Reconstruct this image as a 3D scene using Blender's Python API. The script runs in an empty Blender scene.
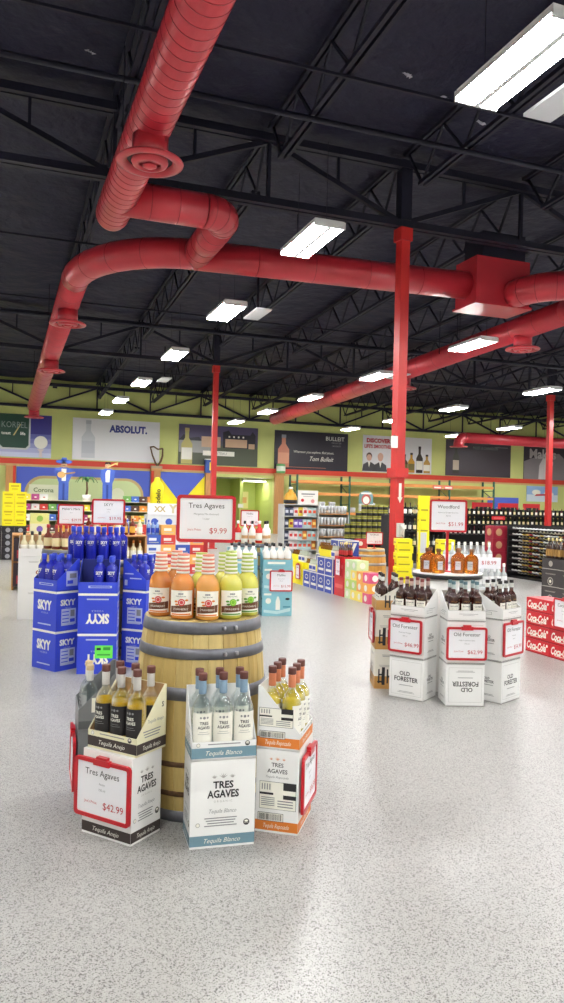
import bpy, math, random
from mathutils import Matrix, Vector
random.seed(11)
R = math.radians
col = bpy.context.scene.collection
sc = bpy.context.scene

# ------------------------------------------------------------------ materials
def lin(c):
    return tuple(((x/255)/12.92 if x/255 <= .04045 else ((x/255+.055)/1.055)**2.4) for x in c) + (1,)
MATS = {}
def mat(name, rgb, rough=.5, metal=0, trans=0, ior=1.45, emit=0, coat=0, spec=.5):
    if name in MATS: return MATS[name]
    m = bpy.data.materials.new(name); m.use_nodes = True
    b = m.node_tree.nodes['Principled BSDF']
    b.inputs['Base Color'].default_value = lin(rgb)
    b.inputs['Roughness'].default_value = rough
    b.inputs['Metallic'].default_value = metal
    b.inputs['Transmission Weight'].default_value = trans
    b.inputs['IOR'].default_value = ior
    b.inputs['Coat Weight'].default_value = coat
    b.inputs['Coat Roughness'].default_value = .35 if 'red' in name else .04
    b.inputs['Specular IOR Level'].default_value = spec
    if emit:
        b.inputs['Emission Color'].default_value = (1, .995, .985, 1)
        b.inputs['Emission Strength'].default_value = emit
    MATS[name] = m
    return m
def nodes(m): return m.node_tree.nodes, m.node_tree.links, m.node_tree.nodes['Principled BSDF']
def noisy(m, scale, amt, stretch=(1,1,1), bump=0, detail=4, coord='Object'):
    """vary a material's colour by a procedural noise"""
    N, Lk, b = nodes(m)
    base = b.inputs['Base Color'].default_value[:]
    tc = N.new('ShaderNodeTexCoord'); mp = N.new('ShaderNodeMapping'); mp.inputs['Scale'].default_value = stretch
    nz = N.new('ShaderNodeTexNoise'); nz.inputs['Scale'].default_value = scale; nz.inputs['Detail'].default_value = detail
    Lk.new(tc.outputs[coord], mp.inputs[0]); Lk.new(mp.outputs[0], nz.inputs['Vector'])
    rp = N.new('ShaderNodeValToRGB')
    rp.color_ramp.elements[0].position = .3; rp.color_ramp.elements[1].position = .7
    rp.color_ramp.elements[0].color = tuple(x*(1-amt) for x in base[:3]) + (1,)
    rp.color_ramp.elements[1].color = tuple(min(1, x*(1+amt)) for x in base[:3]) + (1,)
    Lk.new(nz.outputs['Fac'], rp.inputs[0]); Lk.new(rp.outputs[0], b.inputs['Base Color'])
    if bump:
        bp = N.new('ShaderNodeBump'); bp.inputs['Strength'].default_value = bump; bp.inputs['Distance'].default_value = .05
        Lk.new(nz.outputs['Fac'], bp.inputs['Height']); Lk.new(bp.outputs[0], b.inputs['Normal'])
    return m

WHITE = mat('card_white', (238,238,236), .45)
CREAM = mat('carton_cream', (235,230,196), .45)
PAPER = mat('sign_paper', (236,236,240), .4)
KRAFT = noisy(mat('kraft_board', (176,140,98), .8), 30, .1)
INK = mat('ink_black', (38,37,40), .5)
GREYINK = mat('ink_grey', (140,140,142), .5)
PALEINK = mat('ink_pale', (178,176,172), .5)
REDINK = mat('ink_red', (190,50,60), .5)
SIGNRED = mat('sign_red', (190,18,34), .3, coat=.3)
PAINTRED = noisy(mat('column_red', (196,42,40), .35, coat=.2), 3, .06)
DUCTRED = noisy(mat('duct_red', (190,48,60), .3, coat=.3), 2.5, .08)
DUCTSEAM = mat('duct_seam_red', (160,36,48), .35)
TRIMRED = mat('trim_red', (214,66,44), .5)
STEEL = noisy(mat('black_steel', (18,18,38), .55), 2, .2)
HOOP = noisy(mat('hoop_steel', (112,113,120), .42, metal=.5), 14, .18)
RIVET = mat('rivet_steel', (160,160,165), .3, metal=.9)
RUST = noisy(mat('rusted_strap', (92,66,42), .8), 40, .4)
TEAL = mat('band_teal', (112,146,160), .45)
ORANGE = mat('band_orange', (222,126,48), .45)
ESPRESSO = mat('band_brown', (62,52,50), .45)
GREYBOX = mat('carton_grey', (128,130,132), .5)
BLUE = mat('carton_blue', (54,74,206), .4)
BLUEINK = mat('carton_pale_print', (190,198,226), .45)
NEON = mat('sticker_green', (110,235,90), .5)
GOLD = mat('gold_print', (170,130,70), .4)
TAN = mat('carton_tan', (196,146,80), .5)
COKE = mat('carton_red', (206,30,40), .35, coat=.2)
YELLOW = mat('carton_yellow', (246,232,30), .45)
BLACKP = mat('black_plastic', (22,22,25), .35)
WOODS = [noisy(mat('oak_stave_%s' % n, rgb, .6), 5, .13, (6, 6, .5), .15) for n, rgb in
         (('pale', (198,176,116)), ('mid', (190,166,104)), ('warm', (184,158,94)), ('dark', (174,148,90)))]
OAK = WOODS[1]
GLASS = bpy.data.materials.new('clear_glass'); GLASS.use_nodes = True
_N, _L = GLASS.node_tree.nodes, GLASS.node_tree.links; _N.remove(_N['Principled BSDF'])
_t = _N.new('ShaderNodeBsdfTransparent'); _t.inputs[0].default_value = (.93, .96, .96, 1)
_g = _N.new('ShaderNodeBsdfGlossy'); _g.inputs[0].default_value = (.95, .97, .97, 1); _g.inputs['Roughness'].default_value = .06
_w = _N.new('ShaderNodeLayerWeight'); _w.inputs[0].default_value = .35
_m = _N.new('ShaderNodeMixShader'); _L.new(_w.outputs['Facing'], _m.inputs[0]); _L.new(_t.outputs[0], _m.inputs[1]); _L.new(_g.outputs[0], _m.inputs[2])
_L.new(_m.outputs[0], _N['Material Output'].inputs[0])
AMBERG = mat('amber_liquor', (208,120,20), .03, trans=.75, ior=1.4)
GOLDG = mat('golden_liquor', (242,216,76), .05, trans=.3, ior=1.33)
DARKG = mat('brown_liquor', (66,26,14), .05, trans=.3, ior=1.4, coat=.5)
ORANGEG = mat('orange_mix', (222,140,62), .08, trans=.15, coat=.6)
PEACHG = mat('peach_mix', (232,164,76), .08, trans=.15, coat=.6)
LIMEG = mat('lime_mix', (212,210,84), .08, trans=.15, coat=.6)
COBALT = mat('cobalt_glass', (26,36,170), .08, trans=.1, ior=1.4, coat=.6)
COBALTCAP = mat('cobalt_cap', (48,70,196), .3)
CAPWOOD = mat('cap_wood', (104,62,56), .5)
LABELW = mat('label_white', (240,238,226), .45)
LABELB = mat('label_black', (36,33,34), .45)

# ------------------------------------------------------------------ mesh builder
TXT = {}
def glyphs(s, bold=0, shear=0):
    k = (s, bold, shear)
    if k in TXT: return TXT[k]
    cu = bpy.data.curves.new('t', 'FONT'); cu.body = s; cu.size = 1; cu.resolution_u = 2
    cu.offset = bold; cu.shear = shear
    o = bpy.data.objects.new('t', cu); col.objects.link(o)
    dg = bpy.context.evaluated_depsgraph_get()
    me = bpy.data.meshes.new_from_object(o.evaluated_get(dg))
    vs = [(v.co.x, v.co.y) for v in me.vertices]; fs = [tuple(p.vertices) for p in me.polygons]
    bpy.data.objects.remove(o); bpy.data.curves.remove(cu); bpy.data.meshes.remove(me)
    if vs:
        x0 = min(v[0] for v in vs); x1 = max(v[0] for v in vs); y0 = min(v[1] for v in vs); y1 = max(v[1] for v in vs)
    else: x0 = x1 = y0 = y1 = 0
    # orientation: make the faces count anticlockwise
    TXT[k] = (vs, fs, x0, x1, y0, y1)
    return TXT[k]

class MB:
    def __init__(s): s.v = []; s.f = []; s.mi = []; s.sm = []; s.mats = []
    def m(s, mt):
        if mt not in s.mats: s.mats.append(mt)
        return s.mats.index(mt)
    def face(s, idx, mt, smooth=False):
        s.f.append(tuple(idx)); s.mi.append(s.m(mt)); s.sm.append(smooth)
    def quad(s, pts, mt):
        b = len(s.v); s.v += [tuple(p) for p in pts]; s.face(range(b, b+len(pts)), mt)
    def box(s, x0, x1, y0, y1, z0, z1, mt):
        b = len(s.v)
        s.v += [(x, y, z) for z in (z0, z1) for x, y in ((x0, y0), (x1, y0), (x1, y1), (x0, y1))]
        for q in ((3,2,1,0), (4,5,6,7), (0,1,5,4), (1,2,6,5), (2,3,7,6), (3,0,4,7)): s.face([b+i for i in q], mt)
    def cbox(s, cx, cy, z0, w, d, h, mt): s.box(cx-w/2, cx+w/2, cy-d/2, cy+d/2, z0, z0+h, mt)
    def bar(s, p, q, w, mt, h=None):
        """rectangular bar from p to q"""
        p, q = Vector(p), Vector(q); t = (q-p).normalized(); h = h or w
        a = t.cross(Vector((0,0,1)))
        if a.length < 1e-4: a = Vector((1,0,0))
        a.normalize(); c = a.cross(t)
        b = len(s.v)
        for e in (p, q):
            for i, j in ((-1,-1), (1,-1), (1,1), (-1,1)): s.v.append(tuple(e + a*i*w/2 + c*j*h/2))
        for k in ((3,2,1,0), (4,5,6,7), (0,1,5,4), (1,2,6,5), (2,3,7,6), (3,0,4,7)): s.face([b+i for i in k], mt)
    def lathe(s, prof, n, mt, c=(0,0,0), sy=1, smooth=True, cap=True, mts=None):
        b = len(s.v)
        for r, z in prof:
            for i in range(n):
                a = 2*math.pi*i/n; s.v.append((c[0]+r*math.cos(a), c[1]+r*sy*math.sin(a), c[2]+z))
        for k in range(len(prof)-1):
            for i in range(n):
                j = (i+1) % n
                s.face((b+k*n+i, b+k*n+j, b+(k+1)*n+j, b+(k+1)*n+i), mts[k] if mts else mt, smooth)
        if cap:
            s.face([b+i for i in range(n)][::-1], mts[0] if mts else mt)
            e = b+(len(prof)-1)*n; s.face([e+i for i in range(n)], mts[-1] if mts else mt)
    def tube(s, path, r, n, mt, cap=True, smooth=True):
        """round tube along a path; r a number or one radius per point"""
        P = [Vector(p) for p in path]; rr = r if isinstance(r, (list, tuple)) else [r]*len(P)
        t0 = (P[1]-P[0]).normalized(); up = Vector((0,0,1)) if abs(t0.z) < .9 else Vector((1,0,0))
        a = t0.cross(up).normalized(); b0 = len(s.v)
        for k, p in enumerate(P):
            t = ((P[min(k+1, len(P)-1)]-P[k]).normalized() + (P[k]-P[max(k-1, 0)]).normalized()).normalized()
            a = (a - t*a.dot(t)).normalized(); c = t.cross(a)
            for i in range(n):
                th = 2*math.pi*i/n; s.v.append(tuple(p + (a*math.cos(th)+c*math.sin(th))*rr[k]))
        for k in range(len(P)-1):
            for i in range(n):
                j = (i+1) % n; s.face((b0+k*n+i, b0+k*n+j, b0+(k+1)*n+j, b0+(k+1)*n+i), mt, smooth)
        if cap:
            s.face([b0+i for i in range(n)][::-1], mt); e = b0+(len(P)-1)*n; s.face([e+i for i in range(n)], mt)
    def prism(s, pts, z0, z1, mt, mside=None):
        """polygon pts (x,y) extruded in z"""
        n = len(pts); b = len(s.v)
        s.v += [(x, y, z0) for x, y in pts] + [(x, y, z1) for x, y in pts]
        s.face([b+i for i in range(n)][::-1], mt); s.face([b+n+i for i in range(n)], mt)
        for i in range(n): j = (i+1) % n; s.face((b+i, b+j, b+n+j, b+n+i), mside or mt)
    def wallpoly(s, pl, pts, th, mt):
        """polygon in a printing plane, th thick behind it"""
        n = len(pts); b = len(s.v)
        s.v += [pl(u, v, 0) for u, v in pts] + [pl(u, v, -th) for u, v in pts]
        s.face([b+i for i in range(n)], mt); s.face([b+n+i for i in range(n)][::-1], mt)
        for i in range(n): j = (i+1) % n; s.face((b+j, b+i, b+n+i, b+n+j), mt)
    # printing on a plane or a cylinder; pl(u, v, offset) -> point
    def prect(s, pl, u0, u1, v0, v1, mt, o=.0008, nu=1):
        for k in range(nu):
            a = u0+(u1-u0)*k/nu; c = u0+(u1-u0)*(k+1)/nu
            s.quad([pl(a, v0, o), pl(c, v0, o), pl(c, v1, o), pl(a, v1, o)], mt)
    def ppoly(s, pl, pts, mt, o=.0012): s.quad([pl(u, v, o) for u, v in pts], mt)
    def pdisc(s, pl, u, v, r, mt, o=.0012, n=14, sy=1):
        s.ppoly(pl, [(u+r*math.cos(2*math.pi*i/n), v+r*sy*math.sin(2*math.pi*i/n)) for i in range(n)], mt, o)
    def ptext(s, pl, u, v, t, h, mt, o=.0016, maxw=None, flip=False, bold=0, shear=0, wide=1, align='C'):
        vs, fs, x0, x1, y0, y1 = glyphs(t, bold, shear)
        if not vs: return
        _, _, _, _, c0, c1 = glyphs('H', 0, 0)
        k = h/(c1-c0); kx = k*wide
        if maxw and (x1-x0)*kx > maxw: kx = maxw/(x1-x0)
        cx = {'C': (x0+x1)/2, 'L': x0, 'R': x1}[align]; cy = (c0+c1)/2; g = -1 if flip else 1
        b = len(s.v)
        for x, y in vs: s.v.append(tuple(pl(u+g*(x-cx)*kx, v+g*(y-cy)*k, o)))
        for f in fs: s.face([b+i for i in f], mt)
    def mesh(s, name):
        me = bpy.data.meshes.new(name)
        me.from_pydata([tuple(p) for p in s.v], [], s.f)
        for mt in s.mats: me.materials.append(mt)
        me.polygons.foreach_set('material_index', s.mi); me.polygons.foreach_set('use_smooth', s.sm)
        me.update()
        return me

def face_of(w, d, h, which, z=0):
    """printing plane of a box standing on z: u from the face's left edge, v up"""
    O, U, Nn = {'front': ((-w/2,-d/2), (1,0), (0,-1)), 'right': ((w/2,-d/2), (0,1), (1,0)),
                'back': ((w/2,d/2), (-1,0), (0,1)), 'left': ((-w/2,d/2), (0,-1), (-1,0))}[which]
    return lambda u, v, o: (O[0]+U[0]*u+Nn[0]*o, O[1]+U[1]*u+Nn[1]*o, z+v)
def cyl_of(r, z=0, a0=-90):
    """printing on a cylinder, u = arc length from the front"""
    def f(u, v, o):
        a = R(a0)+u/r; return ((r+o)*math.cos(a), (r+o)*math.sin(a), z+v)
    return f
def wall_plane(x0, y, z0): return lambda u, v, o: (x0+u, y-o, z0+v)

# ------------------------------------------------------------------ things
ORD = ('first second third fourth fifth sixth seventh eighth ninth tenth eleventh twelfth thirteenth fourteenth fifteenth sixteenth '
       'seventeenth eighteenth nineteenth twentieth twenty-first twenty-second twenty-third twenty-fourth twenty-fifth twenty-sixth '
       'twenty-seventh twenty-eighth twenty-ninth thirtieth thirty-first thirty-second thirty-third thirty-fourth thirty-fifth thirty-sixth').split()
def props(o, label, cat, group=None, kind='thing'):
    o['label'] = label; o['category'] = cat; o['kind'] = kind
    if group: o['group'] = group
    return o
def structure(name, mb, loc=(0,0,0)):
    o = bpy.data.objects.new(name, mb.mesh(name)); col.objects.link(o); o.location = loc; o['kind'] = 'structure'; return o
def put(name, kind, loc, rz, label, cat, group=None, rx=0):
    """kind = one mesh, or a list of (part name, mesh, [(sub-part name, mesh)...])"""
    rot = (R(rx), 0, R(rz))
    if not isinstance(kind, list):
        o = bpy.data.objects.new(name, kind); col.objects.link(o); o.location = loc; o.rotation_euler = rot
        return props(o, label, cat, group)
    t = bpy.data.objects.new(name, None); t.empty_display_size = .1; col.objects.link(t); t.location = loc; t.rotation_euler = rot
    props(t, label, cat, group)
    for p in kind:
        c = bpy.data.objects.new(p[0], p[1]); col.objects.link(c); c.parent = t
        for sn, sm in (p[2] if len(p) > 2 else ()):
            g = bpy.data.objects.new(sn, sm); col.objects.link(g); g.parent = c
    return t
def xy(c, rz, x, y):
    a = R(rz); return (c[0]+x*math.cos(a)-y*math.sin(a), c[1]+x*math.sin(a)+y*math.cos(a))
def fill(mb):
    return mb

# ================================================================== THE ROOM
def deck(Y): return 7.55-.031*(Y-11.6)
X0, X1, Y0, Y1 = -8, 32, -6, 35.8
FLOOR = mat('polished_concrete', (204,203,199), .24, spec=.5)
N, Lk, b = nodes(FLOOR)
tc = N.new('ShaderNodeTexCoord')
def vor(scale):
    v = N.new('ShaderNodeTexVoronoi'); v.inputs['Scale'].default_value = scale; Lk.new(tc.outputs['Object'], v.inputs['Vector']); return v
va = vor(300); vb = vor(190)
nz = N.new('ShaderNodeTexNoise'); nz.inputs['Scale'].default_value = .7; nz.inputs['Detail'].default_value = 6; Lk.new(tc.outputs['Object'], nz.inputs['Vector'])
def ramp(src, stops):
    r = N.new('ShaderNodeValToRGB'); e = r.color_ramp.elements
    while len(e) < len(stops): e.new(.5)
    for k, (p, c) in enumerate(stops): e[k].position = p; e[k].color = c if len(c) == 4 else lin(c)
    Lk.new(src, r.inputs[0]); return r
cells = N.new('ShaderNodeSeparateColor'); Lk.new(va.outputs['Color'], cells.inputs[0])
speck = ramp(cells.outputs[0], [(0, (128,127,126)), (.1, (168,167,165)), (.2, (204,202,198)), (.7, (216,215,211)), (1, (232,231,228))])
speck.color_ramp.interpolation = 'CONSTANT'
cellb = N.new('ShaderNodeSeparateColor'); Lk.new(vb.outputs['Color'], cellb.inputs[0])
speckb = ramp(cellb.outputs[1], [(0, (176,174,171)), (.08, (255,255,255))]); speckb.color_ramp.interpolation = 'CONSTANT'
mx = N.new('ShaderNodeMix'); mx.data_type = 'RGBA'; mx.blend_type = 'MULTIPLY'; mx.inputs[0].default_value = 1
Lk.new(speck.outputs[0], mx.inputs[6]); Lk.new(speckb.outputs[0], mx.inputs[7])
mx2 = N.new('ShaderNodeMix'); mx2.data_type = 'RGBA'; mx2.blend_type = 'MULTIPLY'; mx2.inputs[0].default_value = 1
Lk.new(mx.outputs[2], mx2.inputs[6]); mx2.inputs[7].default_value = (.615, .612, .606, 1); Lk.new(mx2.outputs[2], b.inputs['Base Color'])
b.inputs['Roughness'].default_value = .31

fm = MB(); fm.box(X0-.3, X1+.3, Y0-.3, Y1+3.5, -.15, 0, FLOOR); structure('floor', fm)
GREEN = noisy(mat('lime_wall', (206,212,132), .7), .6, .06)
GREEND = mat('alcove_green', (194,206,116), .7)
DECK = mat('black_insulation', (22,22,50), .6)
N, Lk, b = nodes(DECK)
tc = N.new('ShaderNodeTexCoord'); n1 = N.new('ShaderNodeTexNoise'); n1.inputs['Scale'].default_value = .9; n1.inputs['Detail'].default_value = 5
Lk.new(tc.outputs['Object'], n1.inputs['Vector'])
bp = N.new('ShaderNodeBump'); bp.inputs['Strength'].default_value = .7; bp.inputs['Distance'].default_value = .31
Lk.new(n1.outputs['Fac'], bp.inputs['Height']); Lk.new(bp.outputs[0], b.inputs['Normal'])

# ceiling: black faced insulation sagging between seams
cm = MB(); nx, ny = 66, 70
def sag(x, y):
    a = abs(math.sin(math.pi*(x-6.3)/2.44)); c = abs(math.sin(math.pi*y/1.5))
    return -.07*a*(.4+.6*c) + .02*math.sin(x*2.3+y*1.7)
for j in range(ny+1):
    for i in range(nx+1):
        x = X0+(X1-X0)*i/nx; y = Y0+(Y1-Y0)*j/ny; cm.v.append((x, y, deck(y)+.08+sag(x, y)))
for j in range(ny):
    for i in range(nx): a = j*(nx+1)+i; cm.face((a, a+nx+1, a+nx+2, a+1), DECK, True)
bk = len(cm.v)
for x, y in ((X0-.3, Y0-.3), (X1+.3, Y0-.3), (X1+.3, Y1+.3), (X0-.3, Y1+.3)): cm.v.append((x, y, deck(y)+.25))
cm.face(range(bk, bk+4), DECK)
structure('ceiling', cm)
wm = MB()
AX0, AX1, AZ = 9.35, 12.6, 2.75          # alcove opening in the back wall
wm.box(X0-.3, AX0, Y1, Y1+.3, 0, 7.3, GREEN); wm.box(AX1, X1+.3, Y1, Y1+.3, 0, 7.3, GREEN); wm.box(AX0, AX1, Y1, Y1+.3, AZ, 7.3, GREEN)
wm.box(AX0-.1, AX0, Y1+.3, Y1+3, 0, 3, GREEND); wm.box(AX1, AX1+.1, Y1+.3, Y1+3, 0, 3, GREEND)
wm.box(AX0-.1, AX1+.1, Y1+3, Y1+3.1, 0, 3, GREEND); wm.box(AX0, AX1, Y1+.3, Y1+3, AZ, AZ+.1, WHITE)
wm.box(AX0+1.85, AX0+2.0, Y1+1.2, Y1+3, 0, AZ, GREEND)
structure('wall_back', wm)
SIDE = mat('side_wall', (235,235,225), .7)
m_ = MB(); m_.box(X0-.3, X0, Y0, Y1, 0, 8.2, SIDE); structure('wall_left', m_)
m_ = MB(); m_.box(X1, X1+.3, Y0, Y1, 0, 8.2, SIDE); structure('wall_right', m_)
m_ = MB(); m_.box(X0-.3, X1+.3, Y0-.3, Y0, 0, 8.3, SIDE); structure('wall_front', m_)
m_ = MB(); m_.box(X0, X1, Y1-.06, Y1, 3.0, 3.24, TRIMRED); m_.box(X0, X1, Y1-.03, Y1, 2.9, 3.0, mat('trim_tan', (214,178,120), .6)); structure('trim_1', m_)
PILAST = noisy(mat('pilaster_wood', (206,150,92), .6), 6, .1, (4, 4, .4))
m_ = MB(); m_.box(0.0, .3, Y1-.2, Y1, 0, 2.9, PILAST); m_.box(.3, .42, Y1-.16, Y1, 0, 2.9, TRIMRED); structure('trim_2', m_)
m_ = MB(); m_.box(6.55, 6.85, Y1-.2, Y1, 0, 2.9, PILAST); m_.box(6.43, 6.55, Y1-.16, Y1, 0, 2.9, TRIMRED); m_.box(6.4, 6.9, Y1-.26, Y1-.07, 2.9, 3.02, PILAST); structure('trim_3', m_)
m_ = MB(); m_.box(9.05, 9.35, Y1-.2, Y1, 0, 2.9, PILAST); structure('trim_4', m_)
m_ = MB(); m_.box(12.6, 13.05, Y1-.2, Y1, 0, 2.9, PILAST); m_.box(12.55, 13.1, Y1-.26, Y1-.07, 2.9, 3.02, PILAST); structure('trim_5', m_)
m_ = MB(); m_.box(X0, AX0-.3, Y1-.02, Y1, 0, .12, INK); structure('baseboard_back', m_)

# ------------------------------------------------------------------ roof steel
CX = 6.3
lines = [11.6, 23.8, 35.66]
def joist(x, ya, yb):
    za, zb = deck(ya), deck(yb); zt = lambda y: za+(zb-za)*(y-ya)/(yb-ya)
    t = MB()
    for s in (-.045, .045): t.bar((x+s, ya, za-.06), (x+s, yb, zb-.06), .05, STEEL, .06)
    bt = MB()
    for s in (-.05, .05): bt.bar((x+s, ya+.55, zt(ya+.55)-.78), (x+s, yb-.55, zt(yb-.55)-.78), .055, STEEL, .06)
    w = MB(); n = 18; L = yb-ya-1.1; st = L/n
    w.bar((x, ya+.1, zt(ya)-.1), (x, ya+.55, zt(ya+.55)-.76), .035, STEEL); w.bar((x, yb-.1, zt(yb)-.1), (x, yb-.55, zt(yb-.55)-.76), .035, STEEL)
    for k in range(n):
        y = ya+.55+k*st; a, c = (-.76, -.08) if k % 2 == 0 else (-.08, -.76)
        w.bar((x, y, zt(y)+a), (x, y+st, zt(y+st)+c), .035, STEEL)
    return [('top_chord', t.mesh('top_chord')), ('bottom_chord', bt.mesh('bottom_chord')), ('web', w.mesh('web'))]
bays = [(-.6, 11.5, 'nearest'), (11.7, 23.7, 'middle'), (23.9, 35.6, 'far')]
for ya, yb, nm in bays:
    k0 = -2
    xs = [CX+2.44*k for k in range(-3, 10) if -.8 < CX+2.44*k < (yb*.86+1.5)]
    for i, x in enumerate(xs):
        put('roof_joist', joist(x, ya, yb), (0,0,0), 0, 'black lattice roof joist, %s from the left, in the %s roof bay' % (ORD[i], nm), 'roof joist', 'lattice joists under the roof')
def girder(Y, xa, xb, posts=()):
    z = deck(Y)-.14; t = MB(); bt = MB(); w = MB()
    for s in (-.07, .07):
        t.box(xa, xb, Y+s-.05, Y+s+.05, z-.12, z, STEEL); bt.box(xa, xb, Y+s-.05, Y+s+.05, z-1.13, z-1.02, STEEL)
    k = 0; x = CX-2.44*4
    while x < xb:
        if xa <= x <= xb-.1:
            if k % 2 == 0:
                if x+2.44 <= xb: w.bar((x, Y, z-1.05), (x+2.44, Y, z-.08), .08, STEEL)
                if x-2.44 >= xa: w.bar((x, Y, z-1.05), (x-2.44, Y, z-.08), .08, STEEL)
            w.bar((x, Y, z-1.05), (x, Y, z-.08), .06, STEEL)
            if x+1.22 < xb: w.bar((x+1.22, Y, z-.56), (x+1.22 + (.0), Y, z-.08), .045, STEEL)
        x += 2.44; k += 1
    ps = []
    for px in posts:
        p_ = MB(); p_.box(px-.1, px+.1, Y-.1, Y+.1, z-1.0, z+.02, STEEL); ps.append(('column_stub', p_.mesh('column_stub')))
    if Y > 30:
        for px in (2, 14, 26):
            p_ = MB(); p_.box(px-.1, px+.1, Y+.121, Y1, z-.2, z, STEEL); ps.append(('wall_mount', p_.mesh('wall_mount')))
    return [('top_chord', t.mesh('top_chord')), ('bottom_chord', bt.mesh('bottom_chord')), ('web', w.mesh('web'))] + ps
for Y, nm in zip(lines, ('above the near red column', 'above the two far red columns', 'along the green back wall')):
    put('roof_girder', girder(Y, X0, X1, {11.6: (6.33,), 23.8: (6.3, 19.5)}.get(Y, ())), (0,0,0), 0, 'deep black truss girder crossing the roof %s' % nm, 'roof girder', 'truss girders')
# bridging rods and a sprinkler pipe
for i, (Y, dz) in enumerate(((5.6, -.836), (8.6, -.836), (15.6, -.836), (19.8, -.836), (27.9, -.836), (31.8, -.836))):
    m_ = MB(); m_.bar((-4, Y, deck(Y)+dz), (X1-1, Y, deck(Y)+dz), .035, STEEL)
    put('bridging_rod', m_.mesh('bridging_rod'), (0,0,0), 0, 'thin black bridging rod crossing under the joists, %s from the camera' % ORD[i], 'roof rod', 'bridging rods under the roof')
m_ = MB(); m_.tube([(-4, 9.6, deck(9.6)-.87), (X1-1, 9.6, deck(9.6)-.87)], .04, 8, STEEL)
put('sprinkler_pipe', m_.mesh('sprinkler_pipe'), (0,0,0), 0, 'black sprinkler pipe crossing above the near duct diffuser', 'pipe')
m_ = MB(); m_.tube([(-4, 21.2, deck(21.2)-.88), (X1-1, 21.2, deck(21.2)-.88)], .05, 8, STEEL)
put('sprinkler_pipe', m_.mesh('sprinkler_pipe'), (0,0,0), 0, 'black sprinkler pipe crossing the middle roof bay', 'pipe')
FLECK = mat('torn_insulation', (190,190,200), .8)
for i, (x, y) in enumerate(((.9, 9.2), (1.9, 9.6), (.95, 10.6), (5.2, 9.5), (6.0, 9.8), (6.9, 10.2))):
    m_ = MB()
    for q in range(4):
        a = random.random()*6.3; m_.quad([(.03*q-.05+.05*math.cos(a+t*1.57)*random.uniform(.5, 1), .05*math.sin(a+t*1.57)*random.uniform(.4, 1), -.01*q+.02*random.random()) for t in range(4)], FLECK)
    put('insulation_shred', m_.mesh('insulation_shred'), (x, y, deck(y)-.02), 0, 'white torn insulation shred hanging from the black roof, %s from the left' % ORD[i], 'insulation shred', 'torn shreds on the ceiling')

# columns
def column(h, Y):
    s = MB(); s.box(-.11, .11, -.11, .11, 0, h, PAINTRED)
    bp_ = MB(); bp_.box(-.2, .2, -.2, .2, 0, .025, PAINTRED)
    cp = MB(); cp.box(-.15, .15, -.15, .15, h-.22, h, PAINTRED)
    return [('shaft', s.mesh('shaft')), ('base_plate', bp_.mesh('base_plate')), ('cap_plate', cp.mesh('cap_plate'))]
def collar():
    c = MB(); c.box(-.17, .17, -.17, -.112, 2.0, 2.16, PAINTRED); c.box(-.17, .17, .112, .17, 2.0, 2.16, PAINTRED); c.box(-.17, -.112, -.112, .112, 2.0, 2.16, PAINTRED); c.box(.112, .17, -.112, .112, 2.0, 2.16, PAINTRED)
    return ('collar', c.mesh('collar'))
def arrow():
    a = MB(); pl = lambda u, v, o: (u, -.113-o, v)
    a.ppoly(pl, [(-.035, 1.9), (-.035, 1.66), (-.065, 1.66), (0, 1.56), (.065, 1.66), (.035, 1.66), (.035, 1.9)], LABELW)
    return ('arrow_sticker', a.mesh('arrow_sticker'))
NC = (6.33, 11.6)
put('support_column', column(deck(11.6)-1.275, 0) + [collar(), arrow()], (*NC, 0), 6, 'thick red steel column with a white arrow sticker, behind the white whiskey cases', 'column').scale = (.78, .78, 1)
put('support_column', column(deck(23.8)-1.275, 0), (6.3, 23.8, 0), 0, 'slim red column far back, above the barrel price sign', 'column').scale = (.72, .72, 1)
put('support_column', column(deck(23.8)-1.275, 0), (19.5, 23.8, 0), 0, 'red column at the far right behind the wine racks', 'column').scale = (.8, .8, 1)
# things fixed to the near column
m_ = MB(); m_.cbox(0, 0, 0, .1, .06, .2, WHITE); k_ = MB(); k_.lathe([(.02, 0), (.02, .015)], 12, INK, (0, 0, .2))
put('strobe_box', [('housing', m_.mesh('housing')), ('button', k_.mesh('button'))], (6.2, 11.5, 2.5), 6, 'small white alarm box on the side of the near red column', 'alarm')
m_ = MB(); m_.cbox(0, 0, 0, .12, .07, .24, mat('phone_grey', (205,205,200), .4)); h_ = MB(); h_.tube([(.0, -.05, .22), (.02, -.075, .14), (.0, -.05, .05)], [.03, .018, .03], 8, WHITE); c_ = MB(); c_.tube([(.0, -.05, .05), (.06, -.06, -.06), (.0, -.05, -.1), (.05, -.03, 0.01)], .008, 6, GREYINK)
put('wall_phone', [('base', m_.mesh('base')), ('handset', h_.mesh('handset')), ('cord', c_.mesh('cord'))], (6.34, 11.472, .98), 6, 'pale telephone with handset hung on the near red column', 'telephone')

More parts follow.
